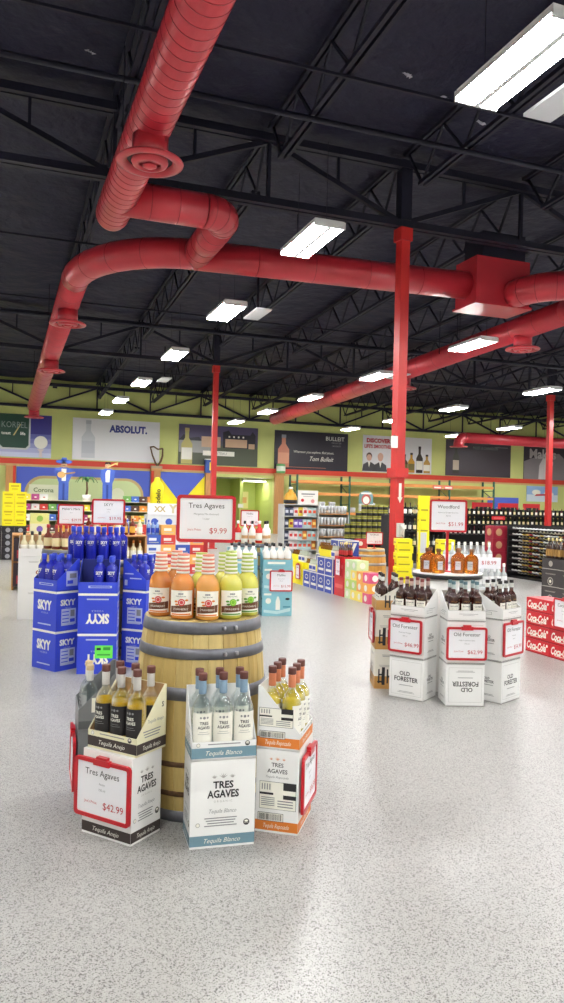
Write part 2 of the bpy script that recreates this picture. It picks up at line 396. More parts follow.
# ------------------------------------------------------------------ red ducts
RD = .245
dz = lambda y: 5.72-.03*(y-12.6)
def arc(c, r, a0, a1, z, n=10): return [(c[0]+r*math.cos(R(a0+(a1-a0)*k/n)), c[1]+r*math.sin(R(a0+(a1-a0)*k/n)), z) for k in range(n+1)]
def run(p, q, r=RD, seam=.3, dome=False):
    m = MB(); p, q = Vector(p), Vector(q); L = (q-p).length; t = (q-p)/L; n = max(1, int(L/seam))
    pts, rs = [p, q], [r, r]
    if dome: pts += [q+t*.1, q+t*.17, q+t*.2]; rs += [r*.93, r*.68, r*.3]
    m.tube(pts, rs, 32, DUCTRED)
    for k in range(1, n):
        c = p+t*(L*k/n); m.tube([c-t*.006, c+t*.006], r+.0035, 32, DUCTSEAM)
    return m
def gored(path, r=RD):
    m = MB(); m.tube(path, r, 32, DUCTRED, smooth=True)
    for p, q in zip(path[1:-1:2], path[2::2]):
        p, q = Vector(p), Vector(q); t = (q-p).normalized(); m.tube([p-t*.006, p+t*.006], r+.004, 32, DUCTSEAM)
    return m
def diffuser(x, y, z, drop=.22, r=.2):
    a = MB(); a.tube([(x, y, z-RD+.06), (x, y, z-RD-drop)], r, 24, DUCTRED)
    zb = z-RD-drop
    pl_ = MB(); pl_.lathe([(r-.02, .06), (.36, .01), (.375, -.005), (.37, -.02), (.31, -.035), (.265, -.02), (.25, .02)], 32, DUCTRED, (x, y, zb), cap=False)
    cn = MB(); cn.lathe([(.205, .0), (.19, -.035), (.13, -.05), (.115, -.02)], 28, DUCTRED, (x, y, zb), cap=False)
    cn.lathe([(.012, .0), (.085, -.045), (.05, -.065), (.012, -.07)], 24, DUCTRED, (x, y, zb))
    ib = MB(); ib.lathe([(.25, .022), (.25, .03)], 24, INK, (x, y, zb))  # black disc stands in for the shade inside the diffuser gap
    return ('diffuser', a.mesh('collar'), [('flange', pl_.mesh('flange')), ('cone', cn.mesh('cone')), ('throat_shade', ib.mesh('throat_shade'))])
parts = []
def add(name, mb): parts.append((name, mb.mesh(name)))
zA = 5.72
add('duct_run', run((1.56, -2, zA), (1.39, 11.42, zA), seam=.17, dome=True))
add('cross_run', run((1.42, 10.77, zA), (2.62, 10.77, zA)))
add('branch_elbow', gored(arc((2.62, 11.12), .35, -90, 0, zA, 8)))
add('branch_run', run((2.97, 11.12, zA), (2.97, 12.7, zA)))
add('main_run', run((3.0, 12.75, zA), (8.15, 12.36, zA), .255, .9))
add('corner_elbow', gored([(3.0+1.85*math.cos(R(a_)), 14.95+2.2*math.sin(R(a_)), zA-.02*max(0, 14.95+2.2*math.sin(R(a_))-12.75)) for a_ in range(-90, -181, -9)], .255))
add('side_run', run((1.15, 14.95, zA-.05), (1.0, 31.9, dz(31.9)), .25, .8))
parts.append(diffuser(1.42, 8.45, zA))
parts.append(diffuser(1.13, 16.3, dz(16.3)-.03)); parts.append(diffuser(1.09, 21.6, dz(21.6)-.02)); parts.append(diffuser(1.0, 31.6, dz(31.6)))
bx = MB(); bx.prism([(8.1, 12.0), (9.28, 12.0), (9.28, 12.7), (8.1, 12.7)], 5.34, 6.2, DUCTRED); bx.box(8.06, 9.32, 11.96, 12.74, 5.30, 5.34, DUCTRED)
add('plenum_box', bx)
nk = MB(); nk.box(8.25, 9.2, 12.05, 12.65, 6.2, deck(12.5)-.83, STEEL); add('roof_curb', nk)
zU = 5.56
add('return_bend', gored([(8.95, 12.05, zU), (8.96, 11.9, zU)] + arc((9.82, 11.9), .86, 180, 360, zU, 18) + [(10.68, 12.6, zU)], .26))
add('right_run', run((10.68, 12.6, zU), (10.6, 30.2, 5.08), .255, .8))
parts.append(diffuser(10.68, 14.0, zU-.04)); parts.append(diffuser(10.65, 19.3, 5.36))
for x, y, z in ((1.5, 6.0, zA), (1.45, 9.0, zA), (5.0, 12.56, zA), (1.12, 18.6, dz(18.6)), (1.05, 26, dz(26)), (10.66, 17.0, 5.45), (10.62, 25, 5.22)):
    for s_ in (-1, 1):
        hg = MB(); hg.bar((x+s_*.262, y, z), (x+s_*.262, y, deck(y)-.83), .015, STEEL); add('hanger', hg)
put('air_duct', parts, (0,0,0), 0, 'long red round air duct with elbows, box and round diffusers under the black roof', 'duct')
parts = []
add('duct_run', run((19.6, 29.7, 4.72), (31.4, 29.7, 4.72), .24, .9)); add('end_elbow', gored([(19.6, 29.7, 4.72)] + [(19.6-.3*math.sin(R(a)), 29.7, 4.42+.3*math.cos(R(a))) for a in range(15, 91, 15)] + [(19.3, 29.7, 4.3)], .24))
fl = MB(); fl.lathe([(.22, 4.33), (.4, 4.3), (.4, 4.27), (.22, 4.25)], 24, DUCTRED, (19.3, 29.7, 0), cap=True); add('flange', fl)
for x in (21, 24.5, 28):
    hg = MB(); hg.bar((x, 29.7, 4.9), (x, 29.7, deck(29.7)-.83), .015, STEEL); add('hanger', hg)
put('air_duct', parts, (0,0,0), 0, 'short red duct high in front of the back wall at far right', 'duct')

# ------------------------------------------------------------------ lights
HOUS = mat('fixture_white', (226,228,230), .4)
LAMP = mat('fluorescent_lens', (255,252,245), .5, emit=25)
def light_parts():
    h = MB(); h.box(-.2, .2, -.61, .61, .05, .075, HOUS)
    for s in (-1, 1): h.quad([(s*.2, -.61, .05), (s*.2, .61, .05), (s*.215, .61, 0), (s*.215, -.61, 0)], HOUS); h.quad([(s*.215, -.61, 0), (s*.215, .61, 0), (s*.2, .61, .055), (s*.2, -.61, .055)], HOUS)
    h.box(-.024, .024, -.6, .6, -.034, .05, HOUS); h.box(-.1, .1, -.3, .3, .075, .12, HOUS)
    def plate(s):
        e = MB(); e.box(-.212, .212, s*.615-.01, s*.615+.01, -.028, .06, HOUS); return e.mesh('end_plate')
    def lens(s):
        l = MB(); x0, x1 = (.026, .19) if s > 0 else (-.19, -.026); l.box(x0, x1, -.6, .6, -.024, .04, LAMP); return l.mesh('lamp')
    def wire(y):
        c = MB(); c.bar((0, y, .075), (0, y, 1.1), .006, STEEL); return c.mesh('suspension_wire')
    return [('housing', h.mesh('housing')), ('end_plate', plate(-1)), ('end_plate', plate(1)), ('lamp', lens(-1)), ('lamp', lens(1)), ('suspension_wire', wire(-.5)), ('suspension_wire', wire(.5))]
LP = light_parts()
rows = [-1.7, 3.8, 9.35, 14.8, 20.4, 26]
ys = [-3.7, .63, 5.0, 9.37, 13.5, 18.0, 22.7, 27.05, 31.2]
for i, x in enumerate(rows):
    for j, y in enumerate(ys):
        put('ceiling_light', LP, (x-.06*(i == 1), y+.45*(i > 1), 5.0), 0, 'bright white fluorescent fixture, %s row from the left, %s from the back wall' % (ORD[i], ORD[len(ys)-1-j]), 'ceiling light', 'hanging fluorescent fixtures')
pm = MB(); pm.box(-.15, .15, -.42, .42, 0, .03, mat('unlit_panel', (200,202,206), .5)); pm.box(-.02, .02, -.02, .02, .03, 1.0, STEEL)
for i, (x, y) in enumerate(((4.5, 5.35), (4.42, 13.75), (4.35, 22.4), (10.1, 18.6))):
    put('unlit_reflector', pm.mesh('unlit_reflector'), (x, y, 5.08), 0, 'unlit pale panel beside a bright fixture, %s from the camera' % ORD[i], 'ceiling panel', 'unlit panels beside the lights')
# hanging round sensor on a wire in front of the duct
w_ = MB(); w_.bar((0, 0, .06), (0, 0, 2.0), .012, STEEL)
b_ = MB(); b_.lathe([(.03, .07), (.075, .05), (.085, 0), (.06, -.03), (.02, -.04)], 16, WHITE)
put('hanging_sensor', [('hanging_wire', w_.mesh('hanging_wire')), ('body', b_.mesh('body'))], (9.8, 10.3, 4.75), 0, 'small round white sensor hanging on a black wire before the duct', 'sensor')

# ================================================================== KINDS OF GOODS
# ---- wine barrel
def barrel_kind(rb, rh, h, n=26, disc=None):
    """staved barrel: bilge radius rb, head radius rh"""
    st = MB(); K = 12
    rad = lambda t: rh+(rb-rh)*(1-(2*t-1)**2)
    for i in range(n):
        a0, a1 = 2*math.pi*i/n, 2*math.pi*(i+1)/n; mt = WOODS[(i*7+i//3) % 4]; g = .012
        b = len(st.v)
        for k in range(K+1):
            r = rad(k/K); z = h*k/K
            for a, rr_ in ((a0, r-.004), (a0+g, r), ((a0+a1)/2, r+.001), (a1-g, r), (a1, r-.004)): st.v.append((rr_*math.cos(a), rr_*math.sin(a), z))
        for k in range(K):
            for q in range(4):
                i0 = b+k*5+q; st.face((i0, i0+1, i0+6, i0+5), mt, False)
        # chime: inner edge of the stave end
        for z, r in ((h, rh),):
            p = [(r*math.cos(a0), r*math.sin(a0), z), (r*math.cos(a1), r*math.sin(a1), z), ((r-.025)*math.cos(a1), (r-.025)*math.sin(a1), z), ((r-.025)*math.cos(a0), (r-.025)*math.sin(a0), z)]
            st.quad(p, mt)
    hd = MB()
    for k in range(6):
        x0 = -rh+.02+(2*rh-.04)*k/6; x1 = -rh+.02+(2*rh-.04)*(k+1)/6-.002; rr_ = rh-.03
        pts = []
        for x in (x0, (x0+x1)/2, x1): pts.append((x, -math.sqrt(max(0, rr_**2-min(abs(x), rr_)**2))))
        for x in (x1, (x0+x1)/2, x0): pts.append((x, math.sqrt(max(0, rr_**2-min(abs(x), rr_)**2))))
        hd.prism(pts, h-.02, h-.0005, WOODS[k % 4])
    parts = [('staves', st.mesh('staves')), ('barrel_head', hd.mesh('barrel_head'))]
    for z0, z1, hm in ((0, .055, HOOP), (.125, .15, RUST), (.265, .29, RUST), (.575, .635, HOOP), (.765, .815, HOOP), (.88, .936, HOOP)):
        hp = MB(); r0_, r1_ = rad(z0/h), rad(z1/h); hp.lathe([(r0_+.001, z0), (r0_+.005, z0+.001), (r1_+.005, z1-.001), (r1_+.001, z1)], 48, hm, cap=False)
        rvs = []
        for a in (-.03, .03):
            a_ = -math.pi/2+a/r0_*1.0; c = ((r0_+.005)*math.cos(a_), (r0_+.005)*math.sin(a_), (z0+z1)/2)
            rv = MB(); rv.lathe([(.009, -.009), (.011, 0), (.009, .009)], 8, RIVET, c); rvs.append(('rivet', rv.mesh('rivet')))
        parts.append(('hoop', hp.mesh('hoop'), rvs))
    return parts
BARREL = barrel_kind(.322, .282, .94)

# ---- liquor bottles
def lathe_mesh(prof, n, mt, name, mts=None, sy=1):
    m = MB(); m.lathe(prof, n, mt, mts=mts, sy=sy); return m.mesh(name)
def agave_bottle(liquor, sleeve, lab, ink, fill=.2):
    """tall round shouldered 750 ml bottle"""
    body = [(.037, 0), (.0435, .004), (.045, .013), (.045, .195), (.043, .212), (.037, .23), (.027, .246), (.018, .258), (.0163, .268), (.0163, .34)]
    full = [p for p in body if p[1] <= fill]
    g = MB(); g.lathe(body, 22, GLASS)
    parts = []
    if liquor is not None:
        lq = MB(); lq.lathe([(r-.0015, z+.002) for r, z in full], 22, liquor)
        parts.append(('glass', g.mesh('glass'), [('liquor', lq.mesh('liquor'))]))
    else: parts.append(('glass', g.mesh('glass')))
    l = MB(); pl = cyl_of(.0451)
    l.prect(pl, -.056, .056, .065, .195, lab, .0004, 12)
    for i in (-1, 0, 1): l.pdisc(pl, i*.015, .176, .0048 if i else .0062, GREYINK, .0009, 8)
    l.ptext(pl, 0, .152, 'TRES', .0125, ink, .001, maxw=.045, bold=.02); l.ptext(pl, 0, .133, 'AGAVES', .0125, ink, .001, maxw=.055, bold=.02)
    l.prect(pl, -.02, .02, .113, .1145, GREYINK, .0009, 4); l.prect(pl, -.027, .027, .104, .1055, GREYINK, .0009, 4)
    parts.append(('label', l.mesh('label')))
    s = MB(); s.lathe([(.0168, .272), (.0175, .274), (.0175, .328), (.0168, .33)], 16, sleeve); parts.append(('neck_sleeve', s.mesh('neck_sleeve')))
    c = MB(); c.lathe([(.0178, .331), (.0195, .333), (.0195, .358), (.018, .362)], 16, CAPWOOD); parts.append(('cap', c.mesh('cap')))
    return parts
SILVERB = agave_bottle(None, mat('sleeve_blue', (130,156,178), .4), LABELW, INK)
GOLDB = agave_bottle(GOLDG, mat('sleeve_orange', (206,126,90), .4), LABELW, INK, .235)
AGEDB = agave_bottle(mat('aged_liquor', (222,180,46), .05, trans=.3, ior=1.33), mat('sleeve_clear', (196,192,186), .3), LABELB, LABELW, .22)
def plain_silver():
    p = agave_bottle(None, mat('sleeve_white', (214,214,210), .3), mat('label_grey', (170,172,172), .4), INK)
    c = MB(); c.lathe([(.0178, .331), (.0195, .333), (.0195, .358), (.018, .362)], 16, mat('cork_tan', (206,182,140), .7)); p[-1] = ('cap', c.mesh('cap')); return p
SILVERP = plain_silver()
for p_ in SILVERP: p_[1].transform(Matrix.Diagonal((.95, .95, .84, 1)))

def mix_bottle(liquid, stripe, fruit, leaf, words):
    body = [(.047, 0), (.0555, .005), (.057, .014), (.057, .15), (.055, .168), (.047, .19), (.036, .204), (.0285, .212), (.027, .22), (.027, .24)]
    g = MB(); g.lathe(body, 26, liquid)
    l = MB(); pl = cyl_of(.0572)
    l.prect(pl, -.06, .06, .02, .138, LABELW, .0008, 14)
    for i in (-1, 0, 1): l.pdisc(pl, i*.008, .122, .0045, GREYINK, .0013, 8)
    l.ptext(pl, 0, .110, 'TRES AGAVES', .006, INK, .0014, maxw=.05)
    brown = mat('label_brown', (104,62,36), .5)
    for k in range(8):
        a = -.055+.11*k/8; c = -.055+.11*(k+1)/8
        l.quad([pl(a, .032+.006*k/8, .0012), pl(c, .032+.006*(k+1)/8, .0012), pl(c, .062+.012*(k+1)/8, .0012), pl(a, .062+.012*k/8, .0012)], brown)
    l.pdisc(pl, .004, .082, .017, fruit, .0018, 14); l.pdisc(pl, .004, .082, .011, LABELW if stripe is not LIMES else mat('lime_pale', (206,226,120), .5), .0022, 12); l.pdisc(pl, .004, .082, .009, fruit, .0026, 10)
    for dx, dy in ((-.022, .086), (-.018, .072), (.028, .092)): l.pdisc(pl, dx, dy, .009, leaf, .0016, 8, .55)
    l.ptext(pl, 0, .05, words, .009, LABELW, .002, maxw=.075, shear=.25)
    l.prect(pl, -.05, .05, .022, .029, leaf, .0012, 8)
    s = MB(); zs = [.216+.0093*i for i in range(11)]
    for i in range(10):
        r = .0325-.0005*i
        s.lathe([(.0272, zs[i]), (r, zs[i]+.001), (r, zs[i+1]-.0005), (.0272, zs[i+1])], 18, stripe if i % 2 else LABELW, cap=(i == 9))
    return [('bottle_body', g.mesh('bottle_body')), ('label', l.mesh('label')), ('cap_sleeve', s.mesh('cap_sleeve'))]
LIMES = mat('stripe_green', (178,196,96), .45)
PEACHS = mat('stripe_pink', (226,140,116), .45)
MIXO = mix_bottle(ORANGEG, PEACHS, mat('fruit_red', (214,70,70), .5), ORANGE, 'STRAWBERRY')
MIXP = mix_bottle(PEACHG, PEACHS, mat('fruit_red', (214,70,70), .5), ORANGE, 'STRAWBERRY')
MIXL = mix_bottle(LIMEG, LIMES, mat('fruit_lime', (120,190,40), .5), mat('leaf_green', (90,150,50), .5), 'MARGARITA')

def vodka_bottle():
    g = MB(); g.lathe([(.045, 0), (.0495, .005), (.05, .19), (.048, .205), (.038, .22), (.023, .232), (.019, .242), (.019, .255)], 18, COBALT)
    pl = cyl_of(.0503); l = MB(); l.ptext(pl, 0, .165, 'SKYY', .026, LABELW, .001, maxw=.06, bold=.03); l.ptext(pl, 0, .14, 'VODKA', .006, LABELW, .001, maxw=.03)
    c = MB(); c.lathe([(.019, .255), (.0225, .257), (.0225, .302), (.02, .307)], 14, COBALTCAP)
    return [('bottle_body', g.mesh('bottle_body')), ('label', l.mesh('label')), ('cap', c.mesh('cap'))]
VODKA = vodka_bottle()
def whiskey_bottle(neck, cap, lab=LABELW):
    g = MB(); g.lathe([(.036, 0), (.040, .004), (.041, .15), (.038, .168), (.028, .184), (.018, .198), (.0155, .206), (.0155, .262)], 18, DARKG)
    l = MB(); pl = cyl_of(.0413); l.prect(pl, -.042, .042, .06, .118, lab, .0008, 8); l.ptext(pl, 0, .098, 'OLD FORESTER', .009, INK, .0014, maxw=.06, bold=.02); l.prect(pl, -.02, .02, .078, .08, GREYINK, .0014, 3)
    l.ptext(pl, 0, .135, 'Old Forester', .010, GOLD, .0012, maxw=.05, shear=.3)
    s = MB(); s.lathe([(.0158, .228), (.0163, .229), (.0163, .26), (.0158, .262)], 12, neck)  # neck label strip, its pale tone also paints the glass highlights
    c = MB(); c.lathe([(.0155, .262), (.0162, .264), (.0162, .284), (.015, .286)], 12, cap)
    return [('bottle_body', g.mesh('bottle_body')), ('label', l.mesh('label')), ('neck_label_glint', s.mesh('neck_label_glint')), ('cap', c.mesh('cap'))]
WHISK = whiskey_bottle(mat('neck_white', (206,196,188), .4), mat('cap_black', (34,30,32), .4))
WHISKR = whiskey_bottle(mat('neck_blush', (206,176,166), .4), mat('cap_maroon', (120,50,50), .4))
WHISKT = whiskey_bottle(mat('neck_teal', (186,196,194), .4), mat('cap_teal', (90,120,128), .4))
WHISKC = whiskey_bottle(mat('neck_clear', (222,222,216), .3), mat('cap_black', (34,30,32), .4))
def flask_bottle():
    g = MB(); g.lathe([(.05, 0), (.058, .005), (.06, .1), (.058, .12), (.048, .142), (.03, .155), (.018, .16), (.0155, .166), (.0155, .175)], 20, AMBERG, sy=.55)
    l = MB(); pl = lambda u, v, o: (u, -.0333-o, v); l.prect(pl, -.022, .022, .03, .1, mat('label_silver', (206,206,210), .35), .001); l.ptext(pl, 0, .08, 'WOODFORD', .008, INK, .0016, maxw=.04); l.ptext(pl, 0, .064, 'RESERVE', .006, INK, .0016, maxw=.034)
    c = MB(); c.lathe([(.017, .175), (.0195, .177), (.0195, .2), (.018, .203)], 12, mat('cork_brown', (120,80,44), .6))
    return [('bottle_body', g.mesh('bottle_body')), ('label', l.mesh('label')), ('stopper', c.mesh('stopper'))]
FLASK = flask_bottle()

# ---- cartons
def organic_seal(m, pl, u, v, r=.017):
    m.pdisc(pl, u, v, r, INK, .0014, 16); m.pdisc(pl, u, v+r*.35, r*.62, LABELW, .0018, 12, .5); m.ptext(pl, u, v-r*.15, 'USDA', r*.5, LABELW, .002, maxw=r*1.3)
def crown(m, pl, u, v, k=1, mt=PALEINK):
    """three small agave plants in a row"""
    for i, q in ((-1, .7), (0, 1), (1, .7)):
        for a in (-60, -30, 0, 30, 60):
            s_, c_ = math.sin(R(a)), math.cos(R(a)); L = .022*k*q; bx_ = u+i*.04*k
            m.ppoly(pl, [(bx_-c_*.003*k, v+s_*.003*k), (bx_+c_*.003*k, v-s_*.003*k), (bx_+s_*L, v+c_*L)], mt, .0014)
def smallprint(m, pl, u, v, w_, n, mt=GREYINK, gap=.011, h=.0022):
    for i in range(n):
        q = w_*(1-.18*((i*37) % 3)/2); m.prect(pl, u-q/2, u+q/2, v-i*gap-h, v-i*gap+h, mt, .0013)
def barcode(m, pl, u, v, w_, h, frame=True):
    if frame:
        m.prect(pl, u-w_/2, u+w_/2, v-h/2, v+h/2, INK, .0012); m.prect(pl, u-w_/2+.002, u+w_/2-.002, v-h/2+.002, v+h/2-.002, LABELW, .0016)
    x = u-w_/2+.006; r = random.Random(5)
    while x < u+w_/2-.008:
        t = r.choice((.0012, .002, .0032)); m.prect(pl, x, x+t, v-h/2+.005, v+h/2-.005, INK, .002); x += t+r.choice((.0014, .0024))
def shiplabel(m, pl, u, v, w_, h):
    """block of boxed shipping print"""
    m.prect(pl, u-w_/2, u+w_/2, v-h/2, v+h/2, INK, .0012); m.prect(pl, u-w_/2+.0015, u+w_/2-.0015, v-h/2+.0015, v+h/2-.0015, LABELW, .0016)
    m.prect(pl, u+w_*.15, u+w_/2, v+h*.22, v+h/2, INK, .002); m.prect(pl, u+w_*.15, u+w_/2, v-h*.1, v+h*.05, INK, .002)
    m.prect(pl, u-w_/2, u-w_*.12, v+h*.02, v+h*.1, INK, .002)
    for i in range(5): m.prect(pl, u-w_*.45, u-w_*.08, v-h*.1-i*h*.07, v-h*.07-i*h*.07, GREYINK, .002)
    for i in range(4): m.prect(pl, u-w_*.44+i*.012, u-w_*.44+i*.012+.005, v+h*.2, v+h*.42, GREYINK, .002)
    for i in range(3): m.prect(pl, u+w_*.0, u+w_*.42, v-h*.2-i*h*.1, v-h*.16-i*h*.1, GREYINK, .002)
def agave_print(m, pl, w_, h, band, script, hero=True, code=False):
    bh = .055
    m.prect(pl, 0, w_, 0.010, bh, band, .0008); m.ptext(pl, w_/2, .032, script, .019, LABELW, .0014, maxw=w_*.6, shear=.35)
    if hero:
        k = max(.92, w_/.286)
        crown(m, pl, w_/2, h*.80, k)
        m.ptext(pl, w_/2, h*.72, 'TRES', .029*k, INK, .0014, bold=.03, maxw=.09*k); m.ptext(pl, w_/2, h*.615, 'AGAVES', .031*k, INK, .0014, bold=.03, maxw=.14*k)
        m.ptext(pl, w_/2, h*.53, 'O R G A N I C', .009*k, PALEINK, .0014); m.ptext(pl, w_/2, h*.42, script, .017*k, GREYINK, .0014, shear=.35, maxw=.12*k)
        smallprint(m, pl, w_*.47, h*.34, w_*.5, 4)
        organic_seal(m, pl, w_*.87, h*.27, .014); m.pdisc(pl, w_*.12, h*.27, .010, PALEINK, .0014, 12); m.pdisc(pl, w_*.12, h*.27, .007, LABELW, .0018, 12)
    if code:
        k = w_/.27
        crown(m, pl, w_/2, h*.88, k, mat('agave_orange', (226,170,140), .5)); m.ptext(pl, w_/2, h*.82, 'TRES', .024*k, INK, .0014, bold=.012); m.ptext(pl, w_/2, h*.745, 'AGAVES', .024*k, INK, .0014, bold=.012, maxw=.15*k)
        m.ptext(pl, w_/2, h*.675, script, .014*k, GREYINK, .0014, shear=.35); shiplabel(m, pl, w_*.52, h*.45, w_*.86, h*.33)
        barcode(m, pl, w_*.36, h*.19, w_*.6, .038)
def full_case(w_, d, h, base, prints, seam=None):
    """closed carton; prints: {face: function(mb, plane)}"""
    m = MB(); m.box(-w_/2, w_/2, -d/2, d/2, 0, h, base)
    for fc, fn in prints.items(): fn(m, face_of(w_, d, h, fc))
    body = m.mesh('box_body')
    f = MB(); f.box(-w_/2, w_/2, -.0015, .0015, h, h+.0012, seam or GREYINK); f.box(-w_/2+.01, w_/2-.01, -.025, .025, h, h+.0008, base)
    return [('box_body', body), ('flap_seam', f.mesh('flap_seam'))]
def cut_case(w_, d, lo, hi, base, inner, prints, low='front'):
    """carton cut open for display: low front wall, sides rising on a slant, tall back wall"""
    t = .004; m = MB()
    m.box(-w_/2, w_/2, -d/2, d/2, 0, .006, base)
    P = {k: face_of(w_, d, hi, k) for k in ('front', 'right', 'back', 'left')}
    m.wallpoly(P['front'], [(0, 0), (w_, 0), (w_, lo), (0, lo)], t, base)
    m.wallpoly(P['right'], [(0, 0), (d, 0), (d, hi), (d*.92, hi), (0, lo)], t, base)
    m.wallpoly(P['left'], [(0, 0), (d, 0), (d, lo), (d*.08, hi), (0, hi)], t, base)
    m.wallpoly(P['back'], [(0, 0), (w_, 0), (w_, hi), (0, hi)], t, base)
    for fc, fn in prints.items(): fn(m, P[fc])
    # board-coloured lining
    li = MB(); e = t+.0006
    li.quad([(-w_/2+e, d/2-e, .007), (w_/2-e, d/2-e, .007), (w_/2-e, d/2-e, hi-.001), (-w_/2+e, d/2-e, hi-.001)], inner)
    li.quad([(-w_/2+e, -d/2+e, .007), (-w_/2+e, d/2-e, .007), (-w_/2+e, d/2-e, hi-.002), (-w_/2+e, -d/2+e, lo-.001)], inner)
    li.quad([(w_/2-e, -d/2+e, .007), (w_/2-e, d/2-e, .007), (w_/2-e, d/2-e, hi-.002), (w_/2-e, -d/2+e, lo-.001)], inner)
    li.quad([(-w_/2+e, -d/2+e, .0065), (w_/2-e, -d/2+e, .0065), (w_/2-e, d/2-e, .0065), (-w_/2+e, d/2-e, .0065)], inner)
    return [('tray', m.mesh('tray')), ('lining', li.mesh('lining'))]

# ---- price sign holders
def sign_kind(w_, h, lines, clip=True):
    """red frame with a white card; lines = (text, v fraction, height, ink, u fraction)"""
    f = MB(); b = .017
    def rr(w2, h2, r):
        pts = []
        for cx, cy, a in ((w2-r, h2-r, 0), (-w2+r, h2-r, 90), (-w2+r, -h2+r, 180), (w2-r, -h2+r, 270)):
            for k in range(5): pts.append((cx+r*math.cos(R(a+k*22.5)), cy+r*math.sin(R(a+k*22.5))))
        return pts
    o_ = rr(w_/2, h/2, .02); i_ = rr(w_/2-b, h/2-b, .008); n = len(o_); bs = len(f.v)
    for y in (-.007, .007):
        f.v += [(x, y, z+h/2) for x, z in o_]; f.v += [(x, y, z+h/2) for x, z in i_]
    for k in range(n):
        j = (k+1) % n
        f.face((bs+k, bs+j, bs+n+j, bs+n+k)[::-1], SIGNRED); f.face((bs+2*n+k, bs+2*n+j, bs+3*n+j, bs+3*n+k), SIGNRED)
        f.face((bs+k, bs+j, bs+2*n+j, bs+2*n+k), SIGNRED); f.face((bs+n+k, bs+n+j, bs+3*n+j, bs+3*n+k)[::-1], SIGNRED)
    c = MB(); c.box(-w_/2+b*.8, w_/2-b*.8, -.002, .002, b*.8, h-b*.8, PAPER); pl = lambda u, v, o: (u, -.002-o, v)
    for tx, vf, th, ink, uf in lines:
        c.ptext(pl, (uf-.5)*w_*.86, h*vf, tx, th, ink, .001, maxw=w_*.8, bold=.0)
    parts = [('frame', f.mesh('frame')), ('card', c.mesh('card'))]
    if clip:
        k = MB(); k.box(-.045, .045, -.013, .007, h-.022, h+.004, SIGNRED); k.box(-.03, .03, -.011, .01, h+.004, h+.016, SIGNRED)
        parts.append(('clip', k.mesh('clip')))
    return parts
def price(w_, h, title, small, money, **k):
    L = [(title, .78, h*.105, INK, .5)]
    for i, s_ in enumerate(small): L.append((s_, .60-.10*i, h*.038, GREYINK, .5))
    L += [("Joe's Price:", .27, h*.045, REDINK, .27), (money, .25, h*.115, REDINK, .74)]
    return sign_kind(w_, h, L, **k)

# ================================================================== AGAVE DISPLAY (foreground)
BC = (.95, 3.735)
put('oak_barrel', BARREL, (*BC, 0), 12, 'tall oak barrel with grey hoops carrying orange and lime mix bottles', 'barrel')
# mix bottles on the barrel head (front row of five, then the row behind)
zt = .941
spots = [(-.215, -.06, MIXO, 'orange mix bottle with pink striped cap, leftmost of the front row on the barrel'),
         (-.117, -.17, MIXO, 'orange mix bottle with pink striped cap, second in the front row on barrel'),
         (-.001, -.208, MIXP, 'pale orange mix bottle with pink striped cap, middle of the front row on the barrel'),
         (.114, -.176, MIXL, 'lime mix bottle with green striped cap, fourth in the front row on the barrel'),
         (.21, -.08, MIXL, 'lime mix bottle with green striped cap, rightmost of the front row on the barrel'),
         (-.02, -.08, MIXL, 'lime mix bottle behind the middle orange bottle on the barrel'),
         (.098, -.045, MIXL, 'lime mix bottle in the second row behind the right of the barrel front'),
         (.15, .075, MIXL, 'lime mix bottle at the back right of the barrel head'),
         (-.13, .06, MIXO, 'orange mix bottle behind the second front bottle on the barrel')]
for x, y, k, lab in spots:
    p = xy(BC, -8, x, y); put('mix_bottle', k, (*p, zt), -14+x*60, lab, 'bottle', 'mix bottles on the barrel')
def stand_sign(name, kind, base, z0, zs, rz, lab, h, dy=.02):
    """sign on a pole: foot at z0, sign's lower edge at zs"""
    po = MB(); po.lathe([(.045, 0), (.045, .008), (.012, .012)], 18, SIGNRED); po.box(-.011, .011, .0, .016, .01, zs-z0+h*.5, SIGNRED)
    k2 = []
    for p in kind:
        me = p[1].copy(); me.transform(Matrix.Translation((0, -.009, zs-z0))); k2.append((p[0], me))
    return put(name, [('pole', po.mesh('pole'))] + k2, (*base, z0), rz, lab, 'price sign', 'price signs on poles')
S_MIX = price(.305, .245, 'Tres Agaves', ['Margarita Mix Assorted', '1 Liter'], '$9.99', clip=False)
stand_sign('price_sign', S_MIX, xy(BC, -8, .02, .12), zt, 1.29, -15, 'price sign reading Tres Agaves $9.99 standing on the oak barrel', .245)
m_ = MB(); m_.lathe([(.03, 0), (.03, .012), (.009, .02), (.009, .2), (.02, .21), (.024, .235), (.02, .26), (.008, .265)], 14, BLACKP)
put('clip_stand', m_.mesh('clip_stand'), (*xy(BC, -8, -.115, -.03), zt), 0, 'small black clip stand behind the orange bottles on the barrel', 'stand')

W_, D_, H_ = .286, .2, .378
def rot_of(c, rz): return lambda x, y, z: (*xy(c, rz, x, y), z)
def stack(c, rz, full, cut, n_full, h, name, labels, group, cut_label, dxy=(0, 0)):
    for i in range(n_full): put(name, full, (*c, i*(h+.0015)), rz, labels[i], 'carton', group)
    put('display_case', cut, (c[0]+dxy[0], c[1]+dxy[1], n_full*(h+.0015)), rz, cut_label, 'carton', group)
    return n_full*(h+.0015)+.0072
POS = [('front left', -1, 0), ('front middle', 0, 0), ('front right', 1, 0), ('back left', -1, 1), ('back middle', 0, 1), ('back right', 1, 1)]
def six(kind, c, rz, z, dx, dy, fmt, group, skip=(), y0=-.0468, name='liquor_bottle'):
    for nm, i, j in POS:
        if nm in skip: continue
        p = xy(c, rz, i*dx, y0+j*dy); put(name, kind, (*p, z), rz+random.uniform(-7, 7), fmt % nm, 'bottle', group)
